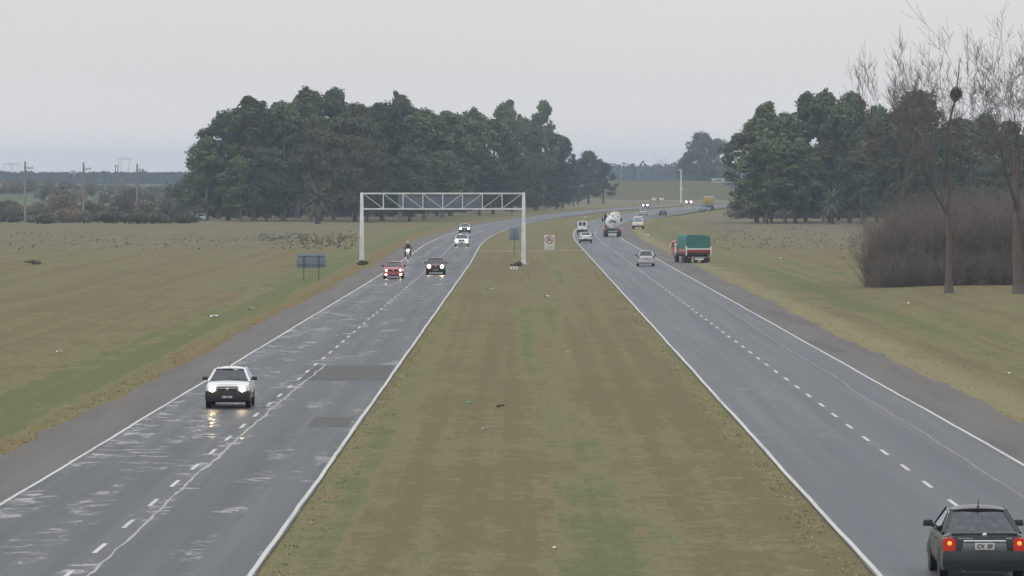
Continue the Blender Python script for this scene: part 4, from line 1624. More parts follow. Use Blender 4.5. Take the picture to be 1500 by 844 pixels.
def car(name, cat, label, X, Y, rz, S, pm, group=None, front=None, rear=None, lod=2, bump=None, glass="glass", plate=None, rim=None, lamp_lit=None, z=.03, antenna=None):
    """S: L W H belt hoodf hoodc cowl rf rr deck deckz (y measured from the centre, +y forwards)"""
    r = empty(name, (X, Y, z), rz)
    tag(r, label, cat, group)
    L_, W_, H_ = S["L"], S["W"], S["H"]
    hw_ = W_ / 2
    yf, yr = L_ / 2, -L_ / 2
    zb = S.get("clear", .24)
    belt = S["belt"]
    pmat = M[pm]
    st = [(yr, zb + .10, S["deckz"] - .07, hw_ * .84), (yr + .035, zb + .07, S["deckz"] - .025, hw_ * .905), (yr + .12, zb + .04, S["deckz"], hw_ * .955), (yr + .45, zb, S["deckz"] + S.get("dk", .01), hw_ * .985), (S["deck"], zb, belt, hw_), (0, zb - .02, belt, hw_ * 1.0), (S["cowl"], zb, belt - .01, hw_ * .995), ((S["cowl"] + yf) / 2, zb, (belt + S["hoodf"]) / 2 + .03, hw_ * .985), (yf - .28, zb + .01, S["hoodf"] + .02, hw_ * .97), (yf - .09, zb + .04, S["hoodf"] - .02, hw_ * .94), (yf, zb + .10, S["hoodf"] - .09, hw_ * .89)]
    if st[3][0] >= st[4][0] - .05: del st[3]
    if st[2][0] >= st[3][0] - .03: del st[2]
    b = MB()
    b.loft([sect(y, a, c, w_, S.get("crown", .025)) for y, a, c, w_ in st])
    b.build("body", pmat, r, smooth=True, angle=38)
    # greenhouse
    hb = hw_ * .93
    ht = hw_ * S.get("roofw", .69)
    zr = H_
    Bf, Br = S["cowl"], S["deck"]
    Tf, Tr = S["rf"], S["rr"]
    zbf, zbr = belt - .015, belt - .01
    FL, FR = Vector((-hb, Bf, zbf)), Vector((hb, Bf, zbf))
    RL, RR = Vector((-hb, Br, zbr)), Vector((hb, Br, zbr))
    fl, fr = Vector((-ht, Tf, zr - .085)), Vector((ht, Tf, zr - .085))
    rl, rr_ = Vector((-ht, Tr, zr - .09)), Vector((ht, Tr, zr - .09))
    b = MB()
    nx_, ny_ = 8, 8
    top, bot = [], []
    for j in range(ny_ + 1):
        v = j / ny_
        yy_ = Tr + (Tf - Tr) * v
        for i in range(nx_ + 1):
            u = -1 + 2 * i / nx_
            zz = zr - .09 + .09 * (1 - abs(u) ** 2.4) * (1 - .55 * abs(2 * v - 1) ** 3)
            top.append((u * ht * (1.03), yy_ + (.045 * (1 - u * u) if j == ny_ else (-.035 * (1 - u * u) if j == 0 else 0)), zz))
            bot.append((u * ht * 1.0, yy_, zz - .05))
    W9 = nx_ + 1
    k_ = len(top)
    fs = []
    for j in range(ny_):
        for i in range(nx_):
            q = j * W9 + i
            fs.append((q, q + 1, q + W9 + 1, q + W9))
            fs.append((k_ + q + W9, k_ + q + W9 + 1, k_ + q + 1, k_ + q))
    edge = [i for i in range(W9)] + [j * W9 + nx_ for j in range(1, ny_ + 1)] + [ny_ * W9 + i for i in range(nx_ - 1, -1, -1)] + [j * W9 for j in range(ny_ - 1, 0, -1)]
    for i in range(len(edge)):
        p, q = edge[i], edge[(i + 1) % len(edge)]
        fs.append((p, k_ + p, k_ + q, q))
    b.add(top + bot, fs)
    # pillars
    for s_, B0, T0, B1, T1 in ((-1, FL, fl, RL, rl), (1, FR, fr, RR, rr_)):
        b.bar(B0, B0.lerp(T0, .97), .075, .055, (0, 1, 0))
        cw = S.get("cpil", .30)
        pB = B1 + (B0 - B1) * (cw / max(.3, abs(Bf - Br)))
        pT = T1 + (T0 - T1) * (cw * .55 / max(.3, abs(Tf - Tr)))
        inn = Vector((-s_ * .05, 0, 0))
        b.loft([[B1, pB, pT, T1], [B1 + inn, pB + inn, pT + inn, T1 + inn]])
        b.bar(B1 + Vector((-s_ * .03, 0, 0)), T1 + Vector((-s_ * .03, 0, 0)), .09, .06, (0, 1, 0))
        mB, mT = (B0 * .52 + B1 * .48), (T0 * .48 + T1 * .52)
        b.bar(mB + inn * .4, mT + inn * .4, .05, .08, (0, 1, 0))
    b.build("roof", pmat, r, smooth=True, angle=40)
    # glass
    gm = M[glass]
    b = MB()
    sheet(b, FL, FR, fr, fl, .012, .05, 8, 3, .008, .035, .07)
    o = b.build("windscreen", gm, r, smooth=True)
    b = MB()
    if S.get("solid_rear"):
        sheet(b, RR, RL, rl, rr_, .02, .03, 8, 3, .03, .0, .07)
        b.build("rear_door", pmat, r, smooth=True)
        for s_ in (-1, 1):
            b = MB()
            b.panel([bilerp(RR, RL, rl, rr_, u, v) + Vector((0, -.075, 0)) for u, v in ((.5 + s_ * .06, .3), (.5 + s_ * .34, .3), (.5 + s_ * .33, .86), (.5 + s_ * .06, .86))], .012)
            b.build("rear_window", M["dark_trim"], r)
    else:
        sheet(b, RR, RL, rl, rr_, .012, .05, 8, 3, .008, .04, .065)
        b.build("rear_window", gm, r, smooth=True)
    for s_, B0, T0, B1, T1 in ((-1, FL, fl, RL, rl), (1, FR, fr, RR, rr_)):
        b = MB()
        if s_ < 0: sheet(b, B1, B0, T0, T1, -.012, .01, 6, 2, .006, .03)
        else: sheet(b, B0, B1, T1, T0, -.012, .01, 6, 2, .006, .03)
        b.build("side_window", gm, r, smooth=True)
    if lod >= 2:      # dark rubber round the glass, seats, wheel
        for A, Bq, o_ in ((FL, FR, .018), (fl, fr, .018), (RL, RR, -.018), (rl, rr_, -.018)):
            b = MB()
            b.bar(Vector(A) + Vector((.05, o_, .006)), Vector(Bq) + Vector((-.05, o_, .006)), .035, .02)
            b.build("window_seal", M["black_plastic"], r)
        for s_ in (-1, 1):
            b = MB()
            b.box(s_ * .36, .05, belt - .02, .46, .16, .36, rx=R(-10), taper=.85)
            b.box(s_ * .36, -.02, belt + .24, .25, .10, .17)
            b.build("seat", M["seat"], r, bevel=.04)
        b = MB()
        b.box(0, Br + max(.42, (Tr - Br) * .9), belt - .03, W_ * .74, .18, .16)
        for s_ in (-1, 1): b.box(s_ * .36, Br + max(.42, (Tr - Br) * .9), belt + .11, .24, .09, .13)
        b.build("rear_bench", M["seat"], r, bevel=.03)
        b = MB()
        b.box(0, Bf - .26, belt - .005, W_ * .8, .36, .09)
        b.build("dashboard", M["dark_trim"], r, bevel=.03)
        b = MB()
        n_ = 18
        ringp = [(-.36 + .18 * math.cos(2 * math.pi * q / n_), Bf - .5 - .06 * math.sin(2 * math.pi * q / n_), belt + .02 + .16 * math.sin(2 * math.pi * q / n_)) for q in range(n_ + 1)]
        b.tube(ringp, .016, 5, cap=False)
        b.build("steering_wheel", M["black_plastic"], r)
        b = MB()
        b.box(0, Tf + .02, H_ - .17, .24, .03, .07)
        b.build("rear_view_mirror", M["black_plastic"], r, bevel=.012)
    # wheels
    wr = S.get("wr", .29)
    for yy_ in (S["fw"], S["rw"]):
        for s_ in (-1, 1):
            wheel(r, s_ * (hw_ - .10), yy_, wr, .185, rim)
            b = MB()
            b.lathe([(wr * 1.20, -.012), (wr * 1.20, .012), (wr * 1.04, .012)], (s_ * (hw_ * .985), yy_, wr + .02), 'X', 22)
            b.build("wheel_arch", M["black_plastic"], r, smooth=True)
    b = MB()
    b.box(0, 0, zb + .02, W_ * .78, L_ * .93, .12)
    b.build("underbody", M["black_plastic"], r)
    # bumpers
    fb = S.get("fb", (zb + .02, zb + .30))
    rb = S.get("rb", (zb + .02, zb + .32))
    bm_ = M[bump] if bump else pmat
    b = MB()
    b.loft(curved_bar(hw_ * .985, yf, 1, fb[0], fb[1], .07, .5, .05))
    b.build("bumper", bm_, r, smooth=True, angle=40)
    b = MB()
    b.loft(curved_bar(hw_ * .985, yr, -1, rb[0], rb[1], .07, .5, .045))
    b.build("bumper", bm_, r, smooth=True, angle=40)
    # mirrors
    for s_ in (-1, 1):
        b = MB()
        b.box(s_ * (hb + .14), Bf - .42, belt + .085, .21, .09, .13, taper=.86)
        b.box(s_ * (hb + .03), Bf - .40, belt + .04, .12, .05, .04)
        b.build("mirror", M["black_plastic"] if S.get("dark_mirror", True) else pmat, r, bevel=.025)
    # front
    lw, lh = S.get("lamp", (.34, .15))
    lz = S["hoodf"] - .06 - lh / 2
    for s_ in (-1, 1):
        b = MB()
        cx = s_ * (hw_ * .90 - lw / 2)
        pts = []
        for dx, dz in ((-.5, -.5), (.5, -.5), (.5, .5), (-.5, .5)):
            xx = cx + dx * lw
            pts.append((xx, yf + .006, lz + dz * lh))
        b.panel(pts, .03, flip=True)
        h_ = b.build("headlight", M["lamp_dim"], r, bevel=.012)
        if lamp_lit:
            b = MB()
            kx = cx + s_ * -.02
            lr = S.get("lr", .085)
            b.lathe([(lr, 0), (lr, .02), (lr * .7, .045), (.01, .055)], (kx, yf + .03, lz), 'Y', 14)
            b.build("lit_bulb", M[lamp_lit], h_, smooth=True)
        if S.get("fog"):
            b = MB()
            b.lathe([(.062, 0), (.062, .03), (.01, .045)], (s_ * hw_ * .72, yf + .045, fb[0] + .10), 'Y', 14)
            b.build("fog_lamp", M[lamp_lit], r, smooth=True)
    b = MB()
    gw = W_ * .90 - 2 * lw - .06
    for q in range(4): b.box(0, yf + .004, lz - lh * .42 + q * lh * .28, gw, .03, .022)
    b.box(0, yf - .012, lz, gw, .03, lh * .95)
    b.build("grille", M[S.get("grille", "dark_trim")], r)
    b = MB()
    b.lathe([(.055, 0), (.055, .012), (.02, .018)], (0, yf + .022, lz), 'Y', 14)
    b.build("emblem", M["chrome"], r)
    b = MB()
    b.box(0, yf + .075, fb[0] + .15, .42, .02, .15)
    pf = b.build("number_plate", M["plate_black"], r)
    b = MB()
    for q in range(6): b.box(-.155 + q * .058 + (.02 if q > 2 else 0), yf + .0862, fb[0] + .15, .036, .004, .075)
    b.build("plate_characters", M["plate_text"], pf)
    # rear
    tw, th = S.get("tail", (.20, .24))
    tz = S.get("tailz", S["deckz"] - .10 - th / 2)
    for s_ in (-1, 1):
        b = MB()
        cx = s_ * (hw_ * .955 - tw / 2)
        secs = []
        for q in range(9):
            u_ = q / 8
            xx = hw_ * .968 - tw * (1 - u_) if q < 8 else hw_ * .968
            tt = max(0.0, (xx / hw_ - .78) / .19)
            yy_ = yr - .014 + .13 * tt ** 2.4
            ins = .028 * (1 - min(1, u_ * 6)) + .02 * max(0, u_ - .8) * 5
            secs.append([(s_ * xx, yy_ + .03, tz - th / 2 + ins), (s_ * xx, yy_, tz - th / 2 + ins + .01), (s_ * xx, yy_, tz + th / 2 - ins - .01), (s_ * xx, yy_ + .03, tz + th / 2 - ins)])
        b.loft(secs)
        lens = b.build("tail_light", M["tail_red" if rear == "lit" else "tail_off"], r, smooth=True, angle=40)
        if rear == "lit":
            b = MB()
            b.ellipsoid((cx + s_ * .01, yr - .024, tz + .03), (.045, .022, .045), 12, 8)
            b.build("lit_bulb", M["tail_lit"], lens, smooth=True)
        if rear == "hazard":
            b = MB()
            b.box(cx + s_ * .03, yr - .06, tz, .10, .04, .14)
            b.build("lit_bulb", M["amber_lit"], lens)
    pz = S.get("platez", S["deckz"] - .24)
    b = MB()
    b.box(0, yr - .062 if S.get("platez") is None else yr - .085, pz, .40, .02, .14)
    pr = b.build("number_plate", M["plate_pale"], r, bevel=.006)
    if plate:
        text_mb(plate, .115, "plate_characters", M["sign_black"], pr, (0, yr - .098, pz), (math.pi / 2, 0, 0), .002, bold=.004)
    else:
        b = MB()
        for q in range(6): b.box(-.155 + q * .058 + (.02 if q > 2 else 0), yr - (.098 if S.get("platez") is not None else .074), pz, .036, .004, .075)
        b.build("plate_characters", M["sign_black"], pr)
    return r

def heading(Y, fn=cR): return -math.atan((fn(Y + 5) - fn(Y - 5)) / 10)

SED = dict(L=4.2, W=1.72, H=1.43, belt=.95, hoodf=.78, cowl=.95, rf=.18, rr=-.78, deck=-1.42, deckz=.97, fw=1.28, rw=-1.22, wr=.30, dk=.0)
HAT = dict(L=3.75, W=1.60, H=1.41, belt=.92, hoodf=.80, cowl=.86, rf=.20, rr=-1.20, deck=-1.68, deckz=.86, fw=1.13, rw=-1.25, wr=.28, roofw=.69, cpil=.35)

# white hatchback coming towards us
S = dict(HAT, L=3.9, W=1.60, H=1.42, clear=.25, fb=(.26, .62), rb=(.28, .60), lamp=(.33, .17), hoodf=.84, roofw=.66, cpil=.3, lr=.10, grille="dark_trim", deckz=.9, belt=.93, crown=.03)
wc = car("hatchback", "car", "boxy white hatchback with black bumper and lit headlights on the wet left road", -10.25, 184.0, math.pi - .0, S, "p_white", "oncoming cars on the left carriageway", bump="black_plastic", lamp_lit="lamp_on", rim=M["rim"])
b = MB()
for s_ in (-1, 1): b.box(s_ * .785, 0, .46, .035, 1.9, .07)
b.build("side_moulding", M["black_plastic"], wc)
b = MB()
b.box(0, 1.955, .845, .7, .03, .02)
b.box(0, 1.955, .725, .7, .03, .02)
b.build("grille_trim", M["p_white"], wc)
b = MB()
b.box(-.22, .60, 1.335, .16, .012, .05, rx=R(-40))
b.build("windscreen_sticker", M["plate_text"], wc)
b = MB()
b.tube([(.0, .25, 1.40), (.0, .1, 1.62)], .008, 4)
b.build("antenna", M["black_plastic"], wc)

# dark sedan leaving, bottom right
S = dict(SED, L=4.25, W=1.72, H=1.46, belt=.95, deckz=.985, dk=.0, deck=-1.40, rr=-.66, clear=.26, rb=(.24, .64), tail=(.25, .28), tailz=.765, platez=.735, cpil=.55, dark_mirror=True, roofw=.675)
ds = car("sedan", "car", "dark grey green sedan with red tail lights leaving at the lower right corner", 9.50, 105.6, heading(106) - .004, S, "p_teal", None, rear="lit", plate="CV  SF", rim=M["chrome"])
yr = -2.125
b = MB()
b.box(0, yr - .03, .84, .86, .04, .045)
b.build("trunk_strip", M["chrome"], ds, bevel=.012)
b = MB()
b.loft([[(x, yr + dy, z) for x, z in ((-.46, .63), (.46, .63), (.43, .81), (-.43, .81))] for dy in (-.024, .02)])
b.build("plate_recess", M["p_grey"], ds, bevel=.006)
b = MB()
b.box(0, yr + .10, .975, 1.34, .17, .075)
b.build("trunk_lip", M["p_teal"], ds, bevel=.025)
b = MB()
b.lathe([(.045, 0), (.045, -.02), (.015, -.03)], (0, yr + .006, .965), 'Y', 16)
b.build("rear_emblem", M["chrome"], ds)
b = MB()
for q in range(8): b.box(-.52 + q * .037, yr - .012, .895, .027, .012, .030)
for q in range(3): b.box(.46 + q * .04, yr - .012, .895, .030, .012, .034)
b.build("badge_lettering", M["chrome"], ds)
b = MB()
b.tube([(0, -.62, 1.40), (0, -.60, 1.46)], [.03, .02], 8)
b.tube([(0, -.60, 1.46), (0, -.70, 1.60)], [.011, .005], 5)
b.build("antenna", M["black_plastic"], ds)
b = MB()
b.tube([(-.42, yr - .05, .26), (-.42, yr + .3, .27)], .032, 8)
b.build("exhaust_pipe", M["chrome"], ds)
b = MB()
for s_ in (-1, 1):
    b.box(s_ * .865, .62, .80, .025, .20, .03)
    b.box(s_ * .865, -.32, .80, .025, .20, .03)
b.build("door_handle", M["p_teal"], ds, bevel=.008)
b = MB()
b.box(0, yr - .062, .44, 1.45, .03, .012)
b.build("bumper_seam", M["black_plastic"], ds)

GO, GA = "oncoming cars on the left carriageway", "cars leaving on the right carriageway"
# red car
S = dict(SED, L=4.1, W=1.64, H=1.40, lamp=(.30, .12), hoodf=.82, lr=.05, fog=True, fb=(.25, .55))
car("sedan", "car", "red sedan with headlights and lit fog lamps near the left gantry post", -9.98, 420.2, math.pi + heading(420, cL), S, "p_red", GO, lamp_lit="lamp_on", lod=2)
S = dict(HAT, L=3.85, W=1.64, H=1.44, lamp=(.34, .17), hoodf=.84, lr=.125, fb=(.24, .55))
car("hatchback", "car", "dark maroon hatchback with bright round headlights in the inner left lane", -6.8, 438, math.pi + heading(438, cL), S, "p_maroon", GO, bump="black_plastic", lamp_lit="lamp_on", lod=2)
S = dict(SED, L=4.3, W=1.76, H=1.45, lamp=(.36, .18), hoodf=.86, lr=.13, fb=(.28, .56), clear=.27)
car("sedan", "car", "white sedan with headlights on, behind the maroon car under the gantry", -6.5, 620.3, math.pi + heading(620, cL), S, "p_white", GO, lamp_lit="lamp_on", lod=2)
S = dict(SED, L=4.2, W=1.68, H=1.45, lamp=(.34, .18), hoodf=.84, lr=.12)
car("sedan", "car", "silver grey car with headlights on, farthest one seen under the gantry", -7.6, 771, math.pi + heading(771, cL), S, "p_silver", GO, bump="black_plastic", lamp_lit="lamp_far", lod=1)
S = dict(SED, L=4.2, W=1.72, H=1.50, lamp=(.36, .2), hoodf=.86, lr=.17)
car("sedan", "car", "dark car with two bright headlights on the far bend, left of the small dark car", 36.9, 1449, math.pi + heading(1449, cL), S, "p_black", GO, lamp_lit="lamp_far", lod=1)
S = dict(SED, L=4.6, W=2.2, H=1.85, belt=1.2, hoodf=1.05, deckz=1.1, lamp=(.45, .25), lr=.22, wr=.36)
car("utility_vehicle", "car", "small reddish vehicle with glaring headlights beside the thick white lamp post", 55.0, 1620, math.pi + heading(1620, cL), S, "p_orange", GO, lamp_lit="lamp_far", lod=1)
# right carriageway
S = dict(HAT, L=3.8, W=1.62, H=1.45, deckz=.95, belt=.93, tail=(.16, .26), tailz=.86, rb=(.24, .56))
car("hatchback", "car", "silver hatchback with dark rear window driving away on the right road", 12.2, 480, heading(480), S, "p_silver", GA, bump=None, lod=2)
S = dict(SED, L=4.2, W=1.60, H=1.40, deckz=.98, belt=.94, tail=(.30, .15), tailz=.80, rb=(.24, .50), platez=.56)
car("sedan", "car", "white sedan driving away directly behind the white van", 8.95, 653, heading(653), S, "p_white", GA, bump="black_plastic", lod=2)
S = dict(HAT, L=4.1, W=1.62, H=1.92, belt=1.02, hoodf=.95, cowl=1.3, rf=.75, rr=-1.96, deck=-2.02, deckz=.98, fw=1.35, rw=-1.35, roofw=.88, solid_rear=True, cpil=1.3, tail=(.12, .34), tailz=.86, wr=.29, clear=.3)
car("van", "van", "tall white van with two dark rear windows beside the median", 9.95, 762, heading(762), S, "p_white", GA, bump="black_plastic", lod=1)
S = dict(SED, L=4.2, W=1.75, H=1.46, deckz=.98)
car("sedan", "car", "pale silver car driving away on the far bend below the dark oncoming car", 28.5, 1141, heading(1141), S, "p_silver", GA, lod=1)
S = dict(SED, L=4.1, W=1.62, H=1.36, deckz=.96)
car("sedan", "car", "small dark car driving away on the outer side of the far bend", 32.6, 1130, heading(1130), S, "p_black", GA, lod=1)
S = dict(HAT, L=3.8, W=1.6, H=1.42)
car("hatchback", "car", "small blue car left of the ochre truck on the far road", 47.6, 1300, heading(1300) + .1, S, "p_blue", GA, lod=1)
# white car parked by the grove
S = dict(SED, L=4.2, W=1.66, H=1.42)
px_, py_ = at(294, 324)
car("sedan", "car", "white car parked under the left end of the grove", px_, py_, math.pi + .12, S, "p_white", None, lod=1)
# white and orange utility vehicle pulled over
S = dict(HAT, L=4.4, W=1.78, H=1.86, belt=1.12, hoodf=1.02, cowl=.95, rf=.5, rr=-1.75, deck=-2.0, deckz=1.08, fw=1.35, rw=-1.35, wr=.36, clear=.38, tail=(.16, .34), tailz=.86, roofw=.76, rb=(.36, .60))
uv_ = car("utility_vehicle", "car", "white utility car with orange hazard lights pulled over right of the tanker", 20.0, 833, heading(833) - .05, S, "p_white", GA, rear="hazard", bump="black_plastic", lod=1)
for s_ in (-1, 1):
    b = MB()
    b.box(s_ * .895, -.3, .80, .02, 3.2, .2)
    b.build("orange_stripe", M["p_orange"], uv_)
b = MB()
b.box(0, -.6, 1.97, 1.3, 1.9, .16)
b.build("roof_rack", M["p_white"], uv_, bevel=.04)

# ------------------------------------------------------------------ trucks
def axle(parent, y, hw_, rad, dual=True):
    for s_ in (-1, 1):
        wheel(parent, s_ * (hw_ - .17), y, rad, .3)
        if dual: wheel(parent, s_ * (hw_ - .50), y, rad, .28)

tk = empty("tanker_truck", (13.7, 725, .03), heading(725))
tag(tk, "white tanker truck with dark lettering on its round tank end, driving away", "truck")
TL = 7.4
b = MB()
prof = []
for o, s_ in ((0, .0), (.02, .45), (.08, .80), (.20, .96), (.34, 1.0), (5.0, 1.0), (5.2, .9), (5.26, 0.02)):
    prof.append((max(.02, .99 * s_), o))
b.lathe(prof, (0, -TL / 2, 2.04), 'Y', 36)
tank = b.build("tank", M["tank_white"], tk, smooth=True, angle=50)
b = MB()
for o in (.42, 2.5, 4.6):
    b.lathe([(1.0, 0), (1.015, 0), (1.015, .09), (1.0, .09)], (0, -TL / 2 + o, 2.04), 'Y', 36)
b.build("tank_band", M["galv"], tank)
b = MB()
b.lathe([(.38, 0), (.38, .26), (.30, .34)], (.05, -TL / 2 + 1.0, 2.98), 'Z', 18)
b.lathe([(.30, 0), (.30, .2), (.24, .26)], (0, -TL / 2 + 3.2, 2.98), 'Z', 18)
b.build("manhole", M["tank_white"], tank, smooth=True)
b = MB()
for s_ in (-1, 1):
    for q in range(9): b.bar((s_ * .62, -TL / 2 + .2 + q * .6, 2.82), (s_ * .62, -TL / 2 + .2 + q * .6, 3.3), .035)
    b.bar((s_ * .62, -TL / 2 + .2, 3.3), (s_ * .62, -TL / 2 + 5.0, 3.3), .045)
b.build("top_rail", M["white_steel"], tank)
text_mb("r7w", .62, "tank_lettering", M["sign_black"], tank, (0, -TL / 2 - .02, 2.12), (math.pi / 2, 0, 0), .012, bold=.03)
b = MB()
b.box(.12, -TL / 2 + .0, 1.66, .44, .03, .09)
b.build("small_plate", M["sign_grey"], tank)
b = MB()
b.box(0.04, -TL / 2 + .05, 2.93, .2, .05, .2)
b.build("red_mark", M["tail_off"], tank)
b = MB()
b.box(0, TL / 2 - 1.0, 2.0, 2.35, 1.7, 2.1)
cb = b.build("cab", M["p_cream"], tk, bevel=.12)
b = MB()
b.box(0, TL / 2 - 1.87, 2.5, 1.7, .03, .6)
b.build("rear_cab_window", M["dark_trim"], cb)
b = MB()
b.box(0, TL / 2 - .13, 2.5, 2.1, .03, .85)
b.build("windscreen", M["glass_dark"], cb)
b = MB()
b.box(.45, TL / 2 - 1.1, 3.25, 1.3, 1.2, .45, taper=.8)
b.build("wind_deflector", M["p_cream"], cb, bevel=.06)
b = MB()
b.tube([(-.92, TL / 2 - 2.05, .9), (-.92, TL / 2 - 2.05, 3.25)], .10, 10)
b.build("exhaust_stack", M["black_plastic"], tk, smooth=True)
b = MB()
b.box(-.95, TL / 2 - 2.15, 2.6, .42, .32, 1.0)
b.build("air_intake", M["dark_trim"], tk, bevel=.03)
b = MB()
for s_ in (-1, 1): b.box(s_ * .45, -.2, .92, .12, TL - .4, .26)
b.box(0, -TL / 2 + .1, .93, 2.3, .25, .2)
b.build("chassis", M["dark_trim"], tk, bevel=.02)
for s_ in (-1, 1):
    b = MB()
    b.box(s_ * 1.33, TL / 2 - .3, 2.35, .22, .12, .55)
    b.bar((s_ * 1.15, TL / 2 - .3, 2.55), (s_ * 1.3, TL / 2 - .3, 2.55), .04)
    b.build("mirror", M["black_plastic"], tk, bevel=.03)
    b = MB()
    secs = []
    for q in range(9):
        a = math.pi * q / 8
        secs.append([(s_ * (.95 + x), -TL / 2 + 1.35 + 1.22 * math.cos(a) * (1 + .0 * x), .55 + .62 * math.sin(a) + z_) for x, z_ in ((-.32, 0), (.3, 0), (.3, .04), (-.32, .04))])
    b.loft(secs)
    b.build("mudguard", M["p_truckred"], tk, smooth=True)
    b = MB()
    b.box(s_ * .95, -TL / 2 + .02, .5, .52, .03, .55)
    b.build("mudflap", M["black_plastic"], tk)
    b = MB()
    b.box(s_ * .98, -TL / 2 - .06, .78, .36, .06, .14)
    b.build("tail_light", M["tail_off"], tk, bevel=.01)
b = MB()
b.box(0, -TL / 2 - .04, .60, 2.3, .1, .16)
b.build("bumper", M["dark_trim"], tk, bevel=.02)
b = MB()
b.box(.05, -TL / 2 - .09, .36, 1.1, .03, .17)
b.build("rear_board", M["sign_white"], tk)
b = MB()
for s_ in (-1, 1): b.bar((s_ * .2 + .55, -TL / 2 - .05, .7), (s_ * .2 + .55, -TL / 2 - .02, 2.9), .035)
for q in range(7): b.bar((.35, -TL / 2 - .045, .9 + q * .3), (.75, -TL / 2 - .045, .9 + q * .3), .03)
b.build("ladder", M["galv"], tk)
axle(tk, -TL / 2 + .85, 1.25, .50)
axle(tk, -TL / 2 + 2.0, 1.25, .50)
axle(tk, TL / 2 - 1.2, 1.2, .50, False)

# parked truck under a green tarpaulin
pt = empty("tarpaulin_truck", (17.25, 500.5, .01), heading(496) + .20)
tag(pt, "parked truck with a green tarpaulin hood and red tailgate on the right shoulder", "truck")
b = MB()
prof = [(-1.2, 1.30), (-1.22, 1.75), (-1.20, 2.48), (-1.12, 2.64), (-.4, 2.70), (.3, 2.66), (1.06, 2.58), (1.16, 2.44), (1.22, 1.75), (1.2, 1.30)]
rr2 = random.Random(4)
secs = []
for q in range(12):
    y = -2.75 + q * 4.1 / 11
    sag = .06 * math.cos(q * math.pi / 1.5)
    secs.append([(x + rr2.uniform(-.02, .02), y, z_ + (sag if z_ > 2.3 else 0) + rr2.uniform(-.015, .015)) for x, z_ in prof])
b.loft(secs)
b.build("tarpaulin", M["tarp_green"], pt, smooth=True, angle=50)
b = MB()
b.box(0, -2.79, 1.15, 2.36, .07, .32)
tg = b.build("tailgate", M["p_truckred"], pt, bevel=.015)
b = MB()
b.box(0, -2.81, 1.36, 2.4, .09, .14)
b.build("white_rail", M["sign_white"], tg, bevel=.012)
for s_ in (-1, 1):
    b = MB()
    b.box(s_ * 1.22, -2.80, 1.18, .13, .13, .80 if s_ > 0 else .95)
    b.build("corner_post", M["sign_white"], pt, bevel=.015)
    b = MB()
    b.box(s_ * 1.21, -.7, 1.12, .06, 4.0, .42)
    b.build("side_board", M["p_truckred"], pt, bevel=.012)
b = MB()
b.box(0, -.7, .84, 2.4, 4.15, .14)
for s_ in (-1, 1): b.box(s_ * .42, .1, .66, .12, 5.8, .2)
b.build("chassis", M["dark_trim"], pt, bevel=.01)
b = MB()
b.box(0, -2.84, .55, 2.1, .08, .1)
b.build("bumper", M["galv"], pt, bevel=.012)
b = MB()
b.box(.05, -2.89, .38, .9, .03, .16)
b.build("rear_board", M["sign_white"], pt)
for s_ in (-1, 1):
    b = MB()
    b.box(s_ * .85, -2.89, .56, .26, .04, .12)
    b.build("tail_light", M["tail_off"], pt)
    b = MB()
    b.box(s_ * .92, -2.55, .36, .55, .03, .5)
    b.build("mudflap", M["black_plastic"], pt)
axle(pt, -1.7, 1.2, .42)
axle(pt, 2.35, 1.12, .42, False)
b = MB()
b.box(-.12, 2.25, 1.42, 2.45, 1.55, 1.35)
b.box(-.12, 2.5, .82, 2.4, 1.9, .35)
pc = b.build("cab", M["p_orange"], pt, bevel=.10)
b = MB()
b.box(0, 1.46, 1.75, 1.5, .03, .45)
b.build("rear_cab_window", M["dark_trim"], pc)
for s_ in (-1, 1):
    b = MB()
    b.box(s_ * 1.235 - .12, 2.35, 1.72, .02, .85, .5)
    b.build("side_window", M["glass_dark"], pc)
b = MB()
b.box(-1.28, 1.32, .98, .28, .34, .72)
b.build("fuel_tank", M["p_blue"], pt, bevel=.05)
b = MB()
b.box(-1.42, 3.05, 1.62, .2, .1, .42)
b.bar((-1.1, 3.05, 1.75), (-1.36, 3.05, 1.75), .04)
b.build("mirror", M["sign_white"], pt, bevel=.03)
b = MB()
b.tube([(-1.3, 1.2, .9), (-1.3, 1.2, 1.55)], .12, 10)
b.ellipsoid((-1.3, 1.2, 1.68), (.15, .15, .15), 12, 8)
b.build("white_air_filter", M["sign_white"], pt, smooth=True)
b = MB()
b.box(-1.34, -2.2, .40, .36, .7, .5)
b.build("spare_box", M["dark_trim"], pt, bevel=.03)

# ochre truck on the far road
ot = empty("tarpaulin_truck", (51.3, 1358, .03), heading(1358) + .0)
tag(ot, "far truck with an ochre load cover and pale top edge near the bridge", "truck")
b = MB()
b.loft([[(x, y, z_) for x, z_ in ((-1.35, 1.45), (-1.37, 2.9), (-1.2, 3.3), (1.2, 3.3), (1.37, 2.9), (1.35, 1.45))] for y in (-3.2, 2.2)])
b.build("tarpaulin", M["tarp_yellow"], ot, bevel=.05)
b = MB()
b.box(0, -.5, 3.4, 2.5, 5.5, .18)
b.build("pale_cover", M["sign_white"], ot, bevel=.06)
b = MB()
b.box(0, -.5, 1.22, 2.7, 5.5, .42)
b.build("bed", M["sign_back_grey"], ot, bevel=.03)
b = MB()
b.box(0, .2, .8, 1.2, 7.0, .3)
b.box(0, -3.2, .72, 2.5, .12, .2)
b.build("chassis", M["black_plastic"], ot)
b = MB()
b.box(0, 3.1, 1.9, 2.3, 1.6, 2.0)
b.build("cab", M["p_cream"], ot, bevel=.1)
axle(ot, -2.0, 1.3, .52)
axle(ot, 2.9, 1.2, .52, False)
for s_ in (-1, 1):
    b = MB()
    b.box(s_ * .9, -3.28, .95, .35, .05, .16)
    b.build("tail_light", M["tail_off"], ot)

